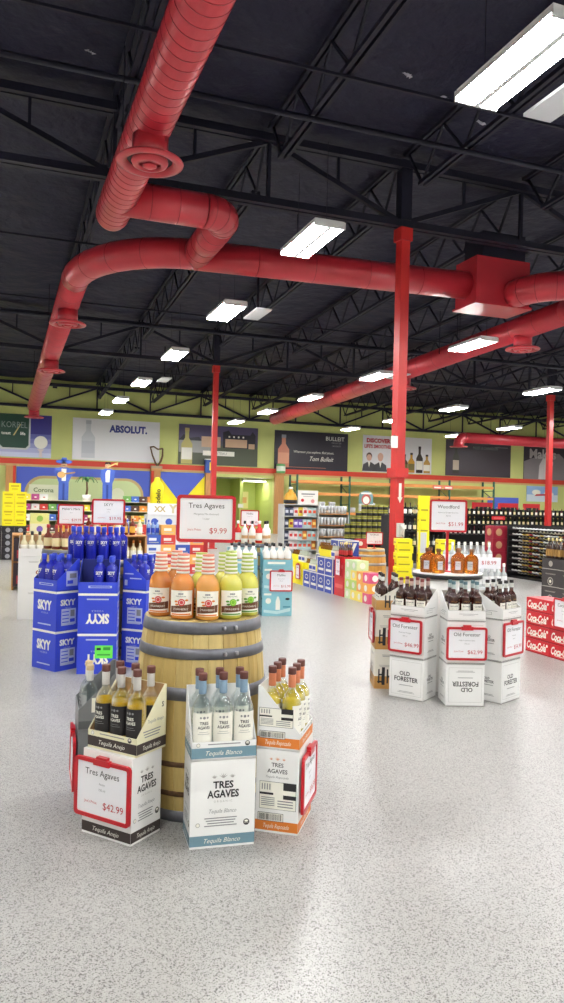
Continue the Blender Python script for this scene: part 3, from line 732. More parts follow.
def agave_stack(c, rz, band, base, script, kinds, tag_, btag, hero_front=True, code_left=False, n=1, lo=.08, dxy=(0, 0)):
    pf = lambda m, pl: agave_print(m, pl, W_, H_, band, script)
    ps = lambda m, pl: agave_print(m, pl, D_, H_, band, script)
    pc = lambda m, pl: agave_print(m, pl, D_, H_, band, script, False, True)
    fc = full_case(W_, D_, H_, base, {'front': pf, 'right': ps, 'left': pc if code_left else ps, 'back': pf})
    def low(m, pl):
        agave_print(m, pl, W_, .3, band, script, False); smallprint(m, pl, W_*.5, .07, W_*.5, 1, gap=.012)
        organic_seal(m, pl, W_*.86, .068, .011); m.pdisc(pl, W_*.1, .068, .009, PALEINK, .0014, 12); m.pdisc(pl, W_*.1, .068, .0065, LABELW, .0018, 12)
    def side(m, pl):
        agave_print(m, pl, D_, .3, band, script, False)
        if code_left: shiplabel(m, pl, D_*.44, .145, D_*.8, .085); barcode(m, pl, D_*.36, .066, D_*.6, .034)
        else: smallprint(m, pl, D_*.5, .1, D_*.6, 4, gap=.012); m.ptext(pl, D_*.55, .135, script, .014, GREYINK, .0014, shear=.35, maxw=D_*.5)
    def rside(m, pl):
        agave_print(m, pl, D_, .3, band, script, False); smallprint(m, pl, D_*.5, .1, D_*.6, 3, gap=.012); m.ptext(pl, D_*.62, .14, script, .015, GREYINK, .0014, shear=.35, maxw=D_*.55)
        m.ptext(pl, D_*.86, .20, 'S', .022, INK, .0014, bold=.02)
    cc = cut_case(W_, D_, lo, .285, CREAM if band is ESPRESSO else base, KRAFT if band is ESPRESSO else base, {'front': low, 'left': side, 'right': rside})
    z = stack(c, rz, fc, cc, n, H_, 'liquor_case', ['closed white carton with %s on the floor by the oak barrel' % tag_], 'liquor cartons around the oak barrel', 'cut open carton with %s holding %s' % (tag_, btag), dxy)
    return z
# left stack: aged tequila
cL = (.53, 3.48); rL = -50
zL = agave_stack(cL, rL, ESPRESSO, WHITE, 'Tequila Anejo', None, 'a dark brown band', 'golden bottles with black labels', dxy=(.018, .006))
six(AGEDB, (cL[0]+.018, cL[1]+.006), rL, zL, .0925, .0935, 'golden tequila bottle with black label, %s of the brown banded cut carton', 'golden bottles in the brown banded carton')
# middle stack: silver tequila
cM = (.932, 3.29); rM = -5
zM = agave_stack(cM, rM, TEAL, WHITE, 'Tequila Blanco', None, 'a teal band', 'clear bottles with blue necks')
six(SILVERB, cM, rM, zM, .0925, .0935, 'clear tequila bottle with blue neck, %s of the teal banded cut carton', 'clear bottles in the teal banded carton')
# right stack: gold tequila
cR = (1.275, 3.37); rR = 56
zR = agave_stack(cR, rR, ORANGE, WHITE, 'Tequila Reposado', None, 'an orange band', 'golden bottles with orange necks', code_left=True)
six(GOLDB, cR, rR, zR, .0925, .0935, 'golden tequila bottle with orange neck, %s of the orange banded cut carton', 'golden bottles in the orange banded carton')
# grey stack half hidden behind the left one
cG = (.462, 3.9); rG = -92
gp = lambda m, pl: agave_print(m, pl, W_, H_, mat('band_grey', (96,98,100), .5), 'Tequila Plata')
gs_ = lambda m, pl: agave_print(m, pl, D_, H_, mat('band_grey', (96,98,100), .5), 'Tequila Plata')
fc = full_case(W_, D_, H_, GREYBOX, {'front': gp, 'right': gs_})
def gside(m, pl): m.prect(pl, .0, D_, .012, .05, mat('band_grey', (96,98,100), .5), .0008); m.prect(pl, D_*.3, D_*.5, .09, .16, LABELW, .001); smallprint(m, pl, D_*.6, .08, D_*.5, 2)
cc = cut_case(W_, D_, .105, .285, GREYBOX, GREYBOX, {'right': gside})
zG = stack(cG, rG, fc, cc, 1, H_, 'liquor_case', ['closed grey carton on the floor behind the brown banded stack'], 'liquor cartons around the oak barrel', 'grey cut open carton behind the brown banded one')
six(SILVERP, cG, rG, zG, .0925, .0935, 'clear bottle with tan stopper, %s of the grey cut carton', 'clear bottles in the grey carton', skip=('back left', 'back middle', 'back right', 'front left'))
def hung_sign(kind, c, rz, face_, w_, d, z, lab, h, u=0, tilt=3, group='price signs hung on cartons', gap=.016):
    """sign hung flat on a carton's face"""
    off, ang = {'front': ((u, -d/2-gap), 0), 'right': ((w_/2+gap, u), 90), 'left': ((-w_/2-gap, u), -90)}[face_]
    p = xy(c, rz, *off); return put('price_sign', kind, (*p, z), rz+ang, lab, 'price sign', group, rx=-0)
hung_sign(price(.325, .262, 'Tres Agaves', ['Anejo', '750 ml'], '$42.99'), cL, rL, 'front', W_, D_, .085, 'price sign reading Tres Agaves $42.99 on the brown banded carton', .262, u=-.012)
hung_sign(price(.305, .262, 'Tres Agaves', ['Reposado', '750 ml'], '$36.99'), cR, rR, 'front', W_, D_, .085, 'price sign turned sideways on the orange banded carton', .262, u=.02)
hung_sign(price(.305, .262, 'Tres Agaves', ['Plata', '750 ml'], '$32.99'), cG, rG, 'front', W_, D_, .09, 'price sign seen edge on, on the grey carton', .262, u=.0)

# ================================================================== COBALT VODKA DISPLAY
VW, VD, VH = .33, .24, .345
def skyy(m, pl, w_, h, flip=False, small=False, block=False):
    f = -1 if flip else 1; cy = h/2
    k = .5 if block else 1
    uc = w_*.5
    m.ptext(pl, uc, cy+f*.045*(1 if not block else 1.6), 'SKYY', .075*(.62 if block else 1), LABELW, .0014, maxw=w_*(.6 if not block else .66), flip=flip, bold=.05)
    m.ptext(pl, uc, cy-f*.022*(1 if not block else -1.2), 'V O D K A', .012*k+.004, BLUEINK, .0014, flip=flip, maxw=w_*.3)
    m.prect(pl, uc-w_*.28, uc+w_*.28, cy-f*.122-.006, cy-f*.122+.006, BLUEINK, .0014)
    if block:
        m.prect(pl, w_*.22, w_*.86, .05, .19, BLUEINK, .0014)
        for i in range(4): m.prect(pl, w_*.26, w_*.55, .07+i*.03, .078+i*.03, BLUE, .0018)
        m.prect(pl, w_*.6, w_*.82, .07, .1, BLUE, .0018); m.prect(pl, w_*.62, w_*.8, .12, .175, GREYINK, .0018)
def top_edge(m, pl, w_, h): m.prect(pl, 0, w_, h-.02, h, LABELW, .001)
def vodka_case(flip):
    A = lambda m, pl: (skyy(m, pl, VW, VH, flip), top_edge(m, pl, VW, VH))
    B = lambda m, pl: (skyy(m, pl, VD, VH, False, block=True), top_edge(m, pl, VD, VH))
    return full_case(VW, VD, VH, BLUE, {'front': A, 'right': B, 'left': B, 'back': A}, seam=LABELW)
VC = vodka_case(False); VCF = vodka_case(True)
def vlow(m, pl): m.prect(pl, VW*.25, VW*.85, .045, .065, BLUEINK, .0014); m.prect(pl, VW*.3, VW*.8, .05, .06, BLUE, .0018)
def vside(m, pl): m.prect(pl, VD*.4, VD*.9, .04, .17, BLUEINK, .0014); m.prect(pl, VD*.45, VD*.7, .06, .09, BLUE, .0018); m.prect(pl, VD*.55, VD*.85, .11, .15, GREYINK, .0018)
def vsideL(m, pl): m.prect(pl, VD*.08, VD*.45, .14, .15, BLUEINK, .0014); m.prect(pl, VD*.08, VD*.2, .04, .09, BLUEINK, .0014); m.prect(pl, VD*.3, VD*.8, .1, .11, BLUEINK, .0014)
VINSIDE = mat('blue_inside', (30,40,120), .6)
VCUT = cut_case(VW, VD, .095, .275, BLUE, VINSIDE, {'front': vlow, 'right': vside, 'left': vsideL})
vod = [((.45, 7.03), -57, VC, 'left'), ((.795, 6.785), -12, VCF, 'middle'), ((1.215, 6.974), 50, VC, 'right')]
for c, rz, k, nm in vod:
    up_ = 'upside down lettering' if nm == 'middle' else 'white lettering'
    labs = ['cobalt blue vodka carton with %s at the bottom of the %s stack' % (up_, nm), 'cobalt blue vodka carton with %s, second in the %s stack' % (up_, nm)]
    z = stack(c, rz, k, VCUT, 2, VH, 'vodka_case', labs, 'blue vodka cartons', 'cut open blue vodka carton topping the %s stack' % nm)
    for nmp, i, j in POS:
        if nm == 'middle' and nmp in ('front left', 'back left'): continue
        p = xy(c, rz, i*.105, -.06+j*.107); put('vodka_bottle', VODKA, (*p, z), rz+random.uniform(-8, 8), 'cobalt blue vodka bottle, %s of the cut carton on the %s blue stack' % (nmp, nm), 'bottle', 'blue vodka bottles in cut cartons')
m_ = MB(); m_.prect(face_of(VW, VD, VH, 'front'), .15, .30, .135, .245, NEON, .0022); m_.prect(face_of(VW, VD, VH, 'front'), .165, .2, .205, .225, INK, .0028); m_.prect(face_of(VW, VD, VH, 'front'), .22, .28, .205, .23, mat('sticker_dark_green', (50,150,50), .5), .0028); m_.prect(face_of(VW, VD, VH, 'front'), .17, .28, .16, .17, mat('sticker_dark_green', (50,150,50), .5), .0028)
put('price_sticker', m_.mesh('price_sticker'), (.795, 6.785, 0), -12, 'bright green paper sticker on the lowest middle vodka carton', 'sticker')
VB = (.835, 7.31)
put('oak_barrel', BARREL, (*VB, 0), 40, 'oak barrel hidden inside the blue vodka display, holding tall blue bottles', 'barrel')
n_ = 0
for j, (yy, xs_) in enumerate(((-.2, (-.165, -.055, .055, .165)), (-.085, (-.22, -.11, 0, .11, .22)))):
    for i, xx in enumerate(xs_):
        p = xy(VB, -8, xx, yy); put('vodka_bottle', VODKA, (*p, .941), random.uniform(-20, 5), 'cobalt blue vodka bottle on the raised top, %s row, %s from left' % (('front', 'second')[j], ORD[i]), 'bottle', 'blue vodka bottles on the barrel top')
stand_sign('price_sign', price(.31, .245, 'SKYY', ['Vodka', '1.75 L'], '$19.95', clip=False), xy(VB, -8, .085, .08), .941, 1.26, -8, 'price sign reading SKYY $19.95 above the blue vodka bottles', .245)
#@@

# ================================================================== WHITE WHISKEY DISPLAY
OW, OD, OH = .29, .24, .322
EDGE = mat('carton_edge_grey', (176,176,172), .5); GAPSHADE = mat('carton_gap_shade', (132,130,126), .6)
def forester(m, pl, w_, h, flip=False, small=False):
    m.prect(pl, 0, w_, h-.004, h, GAPSHADE, .0008); m.prect(pl, 0, w_, 0, .004, GAPSHADE, .0008)  # top and bottom strips paint the gap shadow between stacked cartons
    m.prect(pl, .006, w_-.006, h-.008, h-.006, EDGE, .001); m.prect(pl, .006, w_-.006, .006, .008, EDGE, .001)
    if not small:
        for a, c_ in ((.018, .0195), (w_-.0195, w_-.018)): m.prect(pl, a, c_, .03, h-.03, EDGE, .001)
        m.prect(pl, .018, w_-.018, .03, .0315, EDGE, .001); m.prect(pl, .018, w_-.018, h-.0315, h-.03, EDGE, .001)
    k = .55 if small else 1; f = -1 if flip else 1; cy = h/2
    m.ptext(pl, w_/2-.012*k*f, cy+f*.036*k, 'OLD', .030*k, INK, .0014, flip=flip, bold=.02); m.ptext(pl, w_/2, cy-f*.008*k, 'FORESTER', .034*k, INK, .0014, flip=flip, maxw=.2*k, bold=.02)
    smallprint(m, pl, w_/2, cy-f*.055*k, w_*.4, 1); m.prect(pl, w_*.25, w_*.75, cy-f*.105-.008, cy-f*.105-.005, GREYINK, .0013); m.prect(pl, w_*.3, w_*.7, cy-f*.105, cy-f*.105+.003, GREYINK, .0013)
def oc(flip):
    A = lambda m, pl: forester(m, pl, OW, OH, flip); B = lambda m, pl: forester(m, pl, OD, OH, False, True)
    return full_case(OW, OD, OH, WHITE, {'front': A, 'left': B, 'right': B, 'back': A})
OC = oc(False); OCF = oc(True)
def olow(m, pl):
    m.prect(pl, 0, OW, 0, .004, GAPSHADE, .0008); m.prect(pl, 0, OW, .077, .08, EDGE, .0008)
    m.prect(pl, OW*.3, OW*.8, .05, .053, GREYINK, .0013); m.prect(pl, OW*.4, OW*.7, .04, .042, GREYINK, .0013); m.prect(pl, .01, OW-.01, .012, .0135, EDGE, .0012)
def oside(m, pl):
    m.prect(pl, 0, OD, 0, .004, GAPSHADE, .0008)
    m.prect(pl, OD*.3, OD*.8, .06, .063, GREYINK, .0013); m.prect(pl, OD*.15, OD*.6, .03, .05, GREYINK, .0012); m.prect(pl, OD*.16, OD*.59, .032, .048, WHITE, .0016)
OCUT = cut_case(OW, OD, .08, .205, WHITE, mat('carton_white_inside', (216,212,202), .6), {'front': olow, 'left': oside, 'right': oside})
PAPERT = mat('carton_ivory', (232,228,216), .45)
def hbox(m, pl, w_, h):
    m.prect(pl, 0, w_, 0, h*.32, TAN, .0008); smallprint(m, pl, w_*.5, h*.86, w_*.5, 2); smallprint(m, pl, w_*.45, h*.6, w_*.6, 2, PALEINK)
    u0 = w_*.13; k = w_/.29
    for a, c_, y0_, y1_ in ((0, .014, .14, .5), (.034, .048, .14, .42), (.085, .099, .14, .5), (.125, .139, .14, .5)): m.prect(pl, u0+a*k, u0+c_*k, h*y0_, h*y1_, INK, .0016)
    m.prect(pl, u0-.006, u0+.05*k, h*.16, h*.2, INK, .0016); m.prect(pl, u0, u0+.05*k, h*.34, h*.38, INK, .0016); m.prect(pl, u0+.085*k, u0+.139*k, h*.29, h*.34, INK, .0016); m.prect(pl, u0+.03, u0+.055, h*.1, h*.55, INK, .0018)
hb = lambda m, pl: hbox(m, pl, OW, OH); hs = lambda m, pl: hbox(m, pl, OD, OH)
HC = full_case(OW, OD, OH, PAPERT, {'front': hb, 'right': hs, 'left': hs, 'back': hb})
def hlow(m, pl): m.prect(pl, 0, OW, 0, .085, TAN, .0008)
def hside(m, pl): m.prect(pl, 0, OD, 0, .08, TAN, .0008); hbox(m, lambda u, v, o: pl(u, v*.75-.02 if v > .04 else v*.5, o), OD, .3)
def hside2(m, pl):
    m.prect(pl, 0, OD, 0, .08, TAN, .0008); u0 = OD*.3
    for a in (0, .034, .075, .105): m.prect(pl, u0+a, u0+a+.012, .02, .12, INK, .0016)
    m.prect(pl, u0, u0+.046, .06, .075, INK, .0016); m.prect(pl, u0+.075, u0+.115, .06, .075, INK, .0016)
HCUT = cut_case(OW, OD, .085, .215, PAPERT, PAPERT, {'front': hlow, 'right': hside2, 'left': hside2})
ofs = [((3.05, 5.70), -110, HC, HCUT, 'tan and ivory', WHISKC), ((3.075, 5.308), -55, OC, OCUT, 'left white', WHISKR), ((3.345, 5.04), -18, OCF, OCUT, 'middle white', WHISKT), ((3.70, 5.075), 25, OC, OCUT, 'right white', WHISKC)]
for c, rz, k, cu_, nm, bt in ofs:
    low_ = 'lowest of its stack' if nm.startswith('tan') else 'at the bottom of the %s stack' % nm; sec_ = 'second of its stack' if nm.startswith('tan') else 'second in the %s stack' % nm
    what = 'ivory carton with tan band and black monogram' if nm.startswith('tan') else 'white whiskey carton with black lettering'
    z = stack(c, rz, k, cu_, 2, OH, 'whiskey_case', ['%s, %s' % (what, low_), '%s, %s' % (what, sec_)], 'whiskey cartons around the round top', 'cut open whiskey carton topping the %s stack' % nm)
    for nmp, i, j in POS:
        p = xy(c, rz, i*.09, -.06+j*.11); put('whiskey_bottle', bt, (*p, z), rz+random.uniform(-8, 8), 'dark whiskey bottle, %s of the cut carton on the %s stack' % (nmp, nm), 'bottle', 'whiskey bottles in cut cartons')
hung_sign(price(.285, .262, 'Old Forester', ['Kentucky Straight', '750 ml'], '$46.99'), ofs[1][0], -55, 'front', OW, OD, OH+.04, 'price sign reading Old Forester $46.99 on the left white stack', .262, u=-.01)
hung_sign(price(.31, .25, 'Old Forester', ['1920 Prohibition Style', '750 ml'], '$62.99'), ofs[2][0], -18, 'front', OW, OD, OH+.03, 'price sign reading Old Forester $62.99 on the middle white stack', .262, u=.0)
hung_sign(price(.31, .262, 'Old Forester', ['Statesman', '750 ml'], '$54.99'), ofs[3][0], 25, 'front', OW, OD, OH+.04, 'price sign seen at a slant on the right white stack', .262, u=.0)
hung_sign(price(.3, .262, 'Bourbon', ['750 ml'], '$39.99'), ofs[0][0], -110, 'front', OW, OD, OH+.05, 'price sign seen edge on, on the tan and ivory carton stack', .262)
OB = (3.53, 5.56)
d_ = MB(); d_.lathe([(.262, 0), (.265, .01), (.265, .913), (.262, .915)], 48, mat('table_white', (236,234,230), .4))
e_ = MB(); e_.lathe([(.285, .9155), (.29, .917), (.29, .945), (.285, .947)], 48, mat('table_edge', (30,28,28), .4))
t_ = MB(); t_.lathe([(.286, .9475), (.288, .949), (.288, .957), (.284, .959)], 48, mat('table_white', (236,234,230), .4))
put('round_table', [('drum', d_.mesh('drum')), ('edge_band', e_.mesh('edge_band')), ('tabletop', t_.mesh('tabletop'))], (*OB, 0), 0, 'round white drum table with black edge in the middle of the white whiskey cartons', 'table')
for i, (x, y) in enumerate(((-.19, -.1), (-.11, -.16), (-.14, .04), (.06, -.12), (.1, .02), (.17, -.13))):
    p = xy(OB, -20, x, y); put('flask_bottle', FLASK, (*p, .9595), -20+random.uniform(-40, 40), 'amber flask shaped bourbon bottle on the round white top, %s from left' % ORD[i], 'bottle', 'flask bottles on the round top')
stand_sign('price_sign', price(.315, .275, 'Woodford', ['Kentucky Straight Bourbon', '750 ml'], '$51.99', clip=False), xy(OB, -20, -.005, .0), .9595, 1.295, -22, 'price sign reading Woodford $51.99 on a red pole above the round top', .275)

# ================================================================== GENERIC CARTON HELPERS
def carton(w_, d, h, base, fn=None, seam=None, sides=('front', 'left', 'right')):
    return full_case(w_, d, h, base, {k: (lambda m, pl, k=k: fn(m, pl, w_ if k in ('front', 'back') else d, h)) for k in sides} if fn else {}, seam)
def blob(col_, at=(.5, .5), r=.3, sy=1): return lambda m, pl, w_, h: m.pdisc(pl, w_*at[0], h*at[1], h*r, col_, .0012, 14, sy)
def bottle_mesh(name, r, h, bm_, capm, labm=None, neck=.34, n=10, lab=(.12, .45), foil=.86):
    """small plain bottle as one mesh"""
    m = MB(); hb_ = h*(1-neck)
    m.lathe([(r*.9, 0), (r, h*.02), (r, hb_*.86), (r*.75, hb_*.98), (r*.38, hb_+h*.06), (r*.33, h*.86)], n, bm_)
    m.lathe([(r*.38, h*foil), (r*.4, h*(foil+.01)), (r*.4, h*.995), (r*.3, h)], n, capm)
    if labm: m.lathe([(r*1.01, h*lab[0]), (r*1.012, h*lab[0]+.001), (r*1.012, h*lab[1]), (r*1.01, h*lab[1]+.001)], n, labm, cap=False)
    return m.mesh(name)
def line_of(name, kinds, p0, p1, n, rz, fmt, cat, group, jit=0, post=None):
    for i in range(n):
        t = i/(n-1) if n > 1 else 0
        o = put(name, kinds[i % len(kinds)], tuple(a+(c_-a)*t for a, c_ in zip(p0, p1)), rz+random.uniform(-jit, jit), fmt % ORD[i], cat, group)
        if post: post(o)

# ---- red soda cartons
def coke(m, pl, w_, h):
    m.prect(pl, 0, w_, 0, .012, mat('soda_dark_red', (160,16,26), .4), .0008)
    m.ptext(pl, w_*.46, h*.54, 'Coca-Cola', h*.52, LABELW, .0014, maxw=w_*.8, shear=.3, bold=.03); m.prect(pl, w_*.2, w_*.7, h*.2, h*.24, LABELW, .0014)
    m.pdisc(pl, w_*.9, h*.72, .014, LABELW, .0014)
CK = carton(.375, .27, .142, COKE, coke, mat('soda_dark_red', (160,16,26), .4))
cyn = {0: 'far', 1: 'middle', 2: 'near'}
for i, y in enumerate((6.545, 6.165, 5.785)):
    for k in range(4): put('soda_carton', CK, (5.40, y, k*.1435), -90, 'red cola carton with white script, %s from the floor in the %s column' % (ORD[k], cyn[i]), 'carton', 'red cola cartons')
p_ = price(.32, .3, 'Coca-Cola', ['12 pack cans', 'all flavors'], '$6.99')
put('price_sign', p_, (5.245, 6.12, .32), -90, 'price sign hung on the red cola cartons', 'price sign', 'price signs hung on cartons')
# ---- black whiskey cartons behind the soda
BCART = mat('carton_charcoal', (66,64,68), .45)
def jd(m, pl, w_, h): m.prect(pl, 0, w_, h-.012, h, PALEINK, .001); m.pdisc(pl, w_*.5, h*.28, h*.24, PALEINK, .0012, 16); m.pdisc(pl, w_*.5, h*.28, h*.18, BCART, .0016, 14); m.pdisc(pl, w_*.5, h*.28, h*.1, LABELW, .002, 10); smallprint(m, pl, w_*.5, h*.72, w_*.6, 2, PALEINK)
JC = carton(.42, .3, .28, BCART, jd); JT = carton(.42, .3, .16, BCART, blob(PALEINK, (.5, .5), .3))
AMB1 = bottle_mesh('bourbon_bottle', .045, .31, mat('bourbon_amber', (150,84,24), .1, coat=.6), BLACKP, LABELB)
AMB2 = bottle_mesh('bourbon_bottle', .045, .33, mat('bourbon_dark', (62,46,40), .1, coat=.6), mat('cap_gold', (226,206,140), .4), GOLD)
for i, (x, y) in enumerate(((8.42, 10.0), (8.4, 9.56), (8.4, 9.12))):
    for k in range(2): put('whiskey_case', JC, (x, y, k*.2815), -90, 'charcoal whiskey carton with round emblem, %s level, %s stack behind the cola' % (('lower', 'upper')[k], ('far', 'middle', 'near')[i]), 'carton', 'charcoal whiskey cartons')
    put('display_case', JT, (x, y, .563), -90, 'short charcoal carton under the bottles, %s stack behind the cola' % ('far', 'middle', 'near')[i], 'carton', 'charcoal whiskey cartons')
    for j in range(4):
        put('bourbon_bottle', AMB2, (x-.08, y+.14-j*.095, .7245), 0, 'dark bourbon bottle with pale cap, front row, %s on the %s charcoal stack' % (ORD[j], ('far', 'middle', 'near')[i]), 'bottle', 'bourbon bottles on charcoal cartons')
        put('bourbon_bottle', AMB1, (x+.08, y+.14-j*.095, .7245), 0, 'amber bourbon bottle, rear row, %s on the %s charcoal stack' % (ORD[j], ('far', 'middle', 'near')[i]), 'bottle', 'bourbon bottles on charcoal cartons')

# ---- coconut rum display
AQUA = mat('carton_aqua', (136,196,208), .45); AQUAD = mat('aqua_dark', (70,140,160), .5)
def malibu(m, pl, w_, h):
    m.ppoly(pl, [(w_*.05, h*.15), (w_*.5, h*.08), (w_*.95, h*.2), (w_*.95, h*.34), (w_*.5, h*.2), (w_*.05, h*.26)], mat('aqua_pale', (196,226,228), .5), .001)
    m.pdisc(pl, w_*.2, h*.62, h*.12, LABELW, .0012, 10); m.ppoly(pl, [(w_*.45, h*.25), (w_*.6, h*.25), (w_*.6, h*.6), (w_*.55, h*.8), (w_*.5, h*.8), (w_*.45, h*.6)], LABELW, .0014)
    m.pdisc(pl, w_*.85, h*.7, h*.1, INK, .0012, 8, .5); m.prect(pl, w_*.7, w_*.95, h*.35, h*.4, AQUAD, .0012); m.prect(pl, w_*.05, w_*.3, h*.85, h*.93, LABELW, .0012)
MC = carton(.4, .3, .325, AQUA, malibu)
MCUT = cut_case(.4, .3, .1, .24, AQUA, mat('aqua_inside', (160,190,196), .6), {'front': lambda m, pl: m.prect(pl, .06, .3, .04, .07, LABELW, .0012)})
WB = bottle_mesh('rum_bottle', .047, .31, mat('rum_white', (238,234,228), .25), BLACKP, mat('rum_tan', (206,160,110), .5), .34, 12, (.2, .34))
RB_ = bottle_mesh('rum_bottle', .047, .31, mat('rum_red', (206,54,44), .25), mat('rum_white', (238,234,228), .25), LABELW, .34, 12)
for c, rz, nm in (((3.473, 9.70), -10, 'right'), ((3.03, 9.83), -14, 'left')):
    z = stack(c, rz, MC, MCUT, 2, .325, 'rum_case', ['pale aqua rum carton with a white bottle print, lowest of the %s stack' % nm, 'pale aqua rum carton with a white bottle print, second in the %s stack' % nm], 'aqua rum cartons', 'cut open aqua carton topping the %s stack' % nm)
    for j in range(2):
        for i in range(4):
            p = xy(c, rz, -.145+i*.097, -.08+j*.13); put('rum_bottle', WB, (*p, z), 0, 'white rum bottle with black cap, %s row, %s in the %s aqua carton' % (('front', 'rear')[j], ORD[i], nm), 'bottle', 'white rum bottles')
MB_ = (3.32, 10.36)
put('oak_barrel', BARREL, (*MB_, 0), 0, 'oak barrel behind the aqua cartons carrying white and red rum bottles', 'barrel')
for i, (x, y, k) in enumerate(((-.22, -.07, RB_), (-.15, -.17, WB), (-.05, -.2, WB), (.05, -.2, RB_), (.15, -.17, WB), (.22, -.07, WB), (-.1, -.06, RB_), (.11, -.05, RB_), (0, -.08, RB_))):
    put('rum_bottle', k, (MB_[0]+x, MB_[1]+y, .941), 0, '%s rum bottle on the barrel behind the aqua cartons, %s in order' % ('red' if k is RB_ else 'white', ORD[i]), 'bottle', 'rum bottles on the barrel')
stand_sign('price_sign', price(.27, .235, 'Malibu', ['Coconut Rum'], '$19.99', clip=False), (MB_[0]-.01, MB_[1]+.06), .941, 1.165, -12, 'price sign on a red pole above the white rum bottles', .235)
hung_sign(price(.31, .28, 'Malibu', ['Coconut Rum', '750 ml'], '$15.99'), (3.473, 9.70), -10, 'front', .4, .3, .33, 'price sign hung on the right aqua carton stack', .28, u=.045)

# ---- second barrel behind the vodka with red waxed whiskey
KB = (.69, 8.85)
put('oak_barrel', BARREL, (*KB, 0), 0, 'oak barrel behind the blue vodka display carrying red waxed bottles', 'barrel')
REDW = bottle_mesh('whiskey_bottle', .046, .27, mat('whiskey_red_amber', (120,44,26), .1, coat=.6), mat('wax_red', (176,26,30), .4), mat('label_cream', (226,208,160), .5), .4, 12)
for i, (x, y) in enumerate(((-.23, -.05), (-.15, -.16), (-.05, -.21), (.05, -.21), (.15, -.16), (.23, -.05), (-.1, -.06), (.1, -.06), (0, -.09))):
    put('whiskey_bottle', REDW, (KB[0]+x, KB[1]+y, .941), 0, 'dark red waxed whiskey bottle on the barrel behind the blue vodka, %s in order' % ORD[i], 'bottle', 'red waxed bottles')
stand_sign('price_sign', price(.29, .235, "Maker's Mark", ['750 ml'], '$29.99', clip=False), (KB[0]+.02, KB[1]+.08), .941, 1.2, -6, 'price sign on a red pole behind the blue vodka display', .235)

# ---- white cartons with brown seals at far left
SEAL = mat('seal_brown', (150,66,40), .5)
def wseal(m, pl, w_, h): m.pdisc(pl, w_*.8, h*.5, .035, SEAL, .0012, 14, .8); m.pdisc(pl, w_*.8, h*.5, .02, LABELW, .0016, 10, .8); smallprint(m, pl, w_*.6, h*.85, w_*.4, 2, PALEINK)
WC = carton(.3, .3, .385, WHITE, wseal); WCUT = cut_case(.3, .3, .1, .25, WHITE, KRAFT, {})
wz = stack((.33, 10.0), -3, WC, WCUT, 2, .385, 'wine_case', ['white carton with a brown seal on the floor left of the blue vodka', 'white carton with a brown seal, second in the stack left of the blue vodka'], 'white cartons with brown seals', 'cut open white carton with dark topped bottles, left of the blue vodka')
TEQ = bottle_mesh('liquor_bottle', .043, .3, mat('pale_liquor', (206,196,160), .1, coat=.5), BLACKP, LABELW, .4, 12)
for j in range(2):
    for i in range(3): put('liquor_bottle', TEQ, (.33-.092+i*.092, 9.93+j*.11, wz), 0, 'pale bottle with black stopper, %s row, %s in the white cut carton' % (('front', 'rear')[j], ORD[i]), 'bottle', 'pale bottles in the white carton')

# ---- wooden display shelf at the far left
WOODS_ = noisy(mat('shelf_wood', (196,140,84), .6), 6, .12, (.5, 6, 6))
def shelf_unit(x0, x1, y0, y1, levels, mt, top=None, backm=None, sides=True, th=.025, lip=None):
    P = []
    if backm: b_ = MB(); b_.box(x0, x1, y1-.02, y1, 0.05, levels[-1], backm); P.append(('back_panel', b_.mesh('back_panel')))
    if sides:
        for x in (x0, x1-.03): s_ = MB(); s_.box(x, x+.03, y0, y1-.021, 0, levels[-1]-th-.001, mt); P.append(('side_panel', s_.mesh('side_panel')))
    for z in levels:
        l_ = MB(); l_.box(x0 if z == levels[-1] else x0+.031, x1 if z == levels[-1] else x1-.031, y0, y1-.021, z-th, z, top or mt)
        if lip: l_.box(x0+.031, x1-.031, y0-.012, y0-.001, z-th-.02, z+.012, lip)
        P.append(('shelf', l_.mesh('shelf')))
    return P
put('display_shelf', shelf_unit(.13, 2.3, 13.0, 13.7, [.12, .5, .9], WOODS_, backm=WOODS_), (0,0,0), 0, 'low wooden display shelf at far left full of rum bottles', 'shelf')
RUM1 = bottle_mesh('rum_bottle', .05, .33, mat('rum_dark', (110,36,20), .12, coat=.5), mat('cap_gold', (226,206,140), .4), mat('label_gold', (220,176,70), .5), .36, 10)
RUM2 = bottle_mesh('rum_bottle', .05, .31, mat('rum_pale', (226,214,176), .15, coat=.5), mat('cap_orange', (206,120,50), .4), LABELW, .36, 10)
line_of('rum_bottle', [RUM1, RUM1, RUM2], (.85, 13.2, .901), (2.2, 13.2, .901), 12, 0, 'rum bottle on top of the wooden display shelf, %s from left', 'bottle', 'rum bottles on the shelf top')
line_of('rum_bottle', [RUM2], (.26, 13.1, .501), (2.2, 13.1, .501), 18, 0, 'pale rum bottle with orange cap on the middle wooden shelf, %s from left', 'bottle', 'rum bottles on the middle shelf')
line_of('rum_bottle', [RUM1, RUM2], (.26, 13.1, .121), (2.2, 13.1, .121), 16, 0, 'rum bottle on the lowest wooden shelf, %s from left', 'bottle', 'rum bottles on the lowest shelf')
LIMEBX = carton(.3, .25, .17, mat('carton_pale_lime', (226,226,140), .5), blob(mat('leaf_print', (150,190,80), .5)))
LILAC = carton(.3, .25, .17, mat('carton_lilac', (226,226,190), .5), blob(mat('purple_print', (120,100,190), .5)))
for k in range(2): put('drink_carton', (LILAC, LIMEBX)[k], (.55, 13.3, .901+k*.171), 0, 'pale lime carton on top of the wooden shelf, %s' % ('lower with a purple emblem', 'upper with a leaf emblem')[k], 'carton', 'pale lime cartons')
POSTB = mat('poster_dark', (44,28,34), .5)
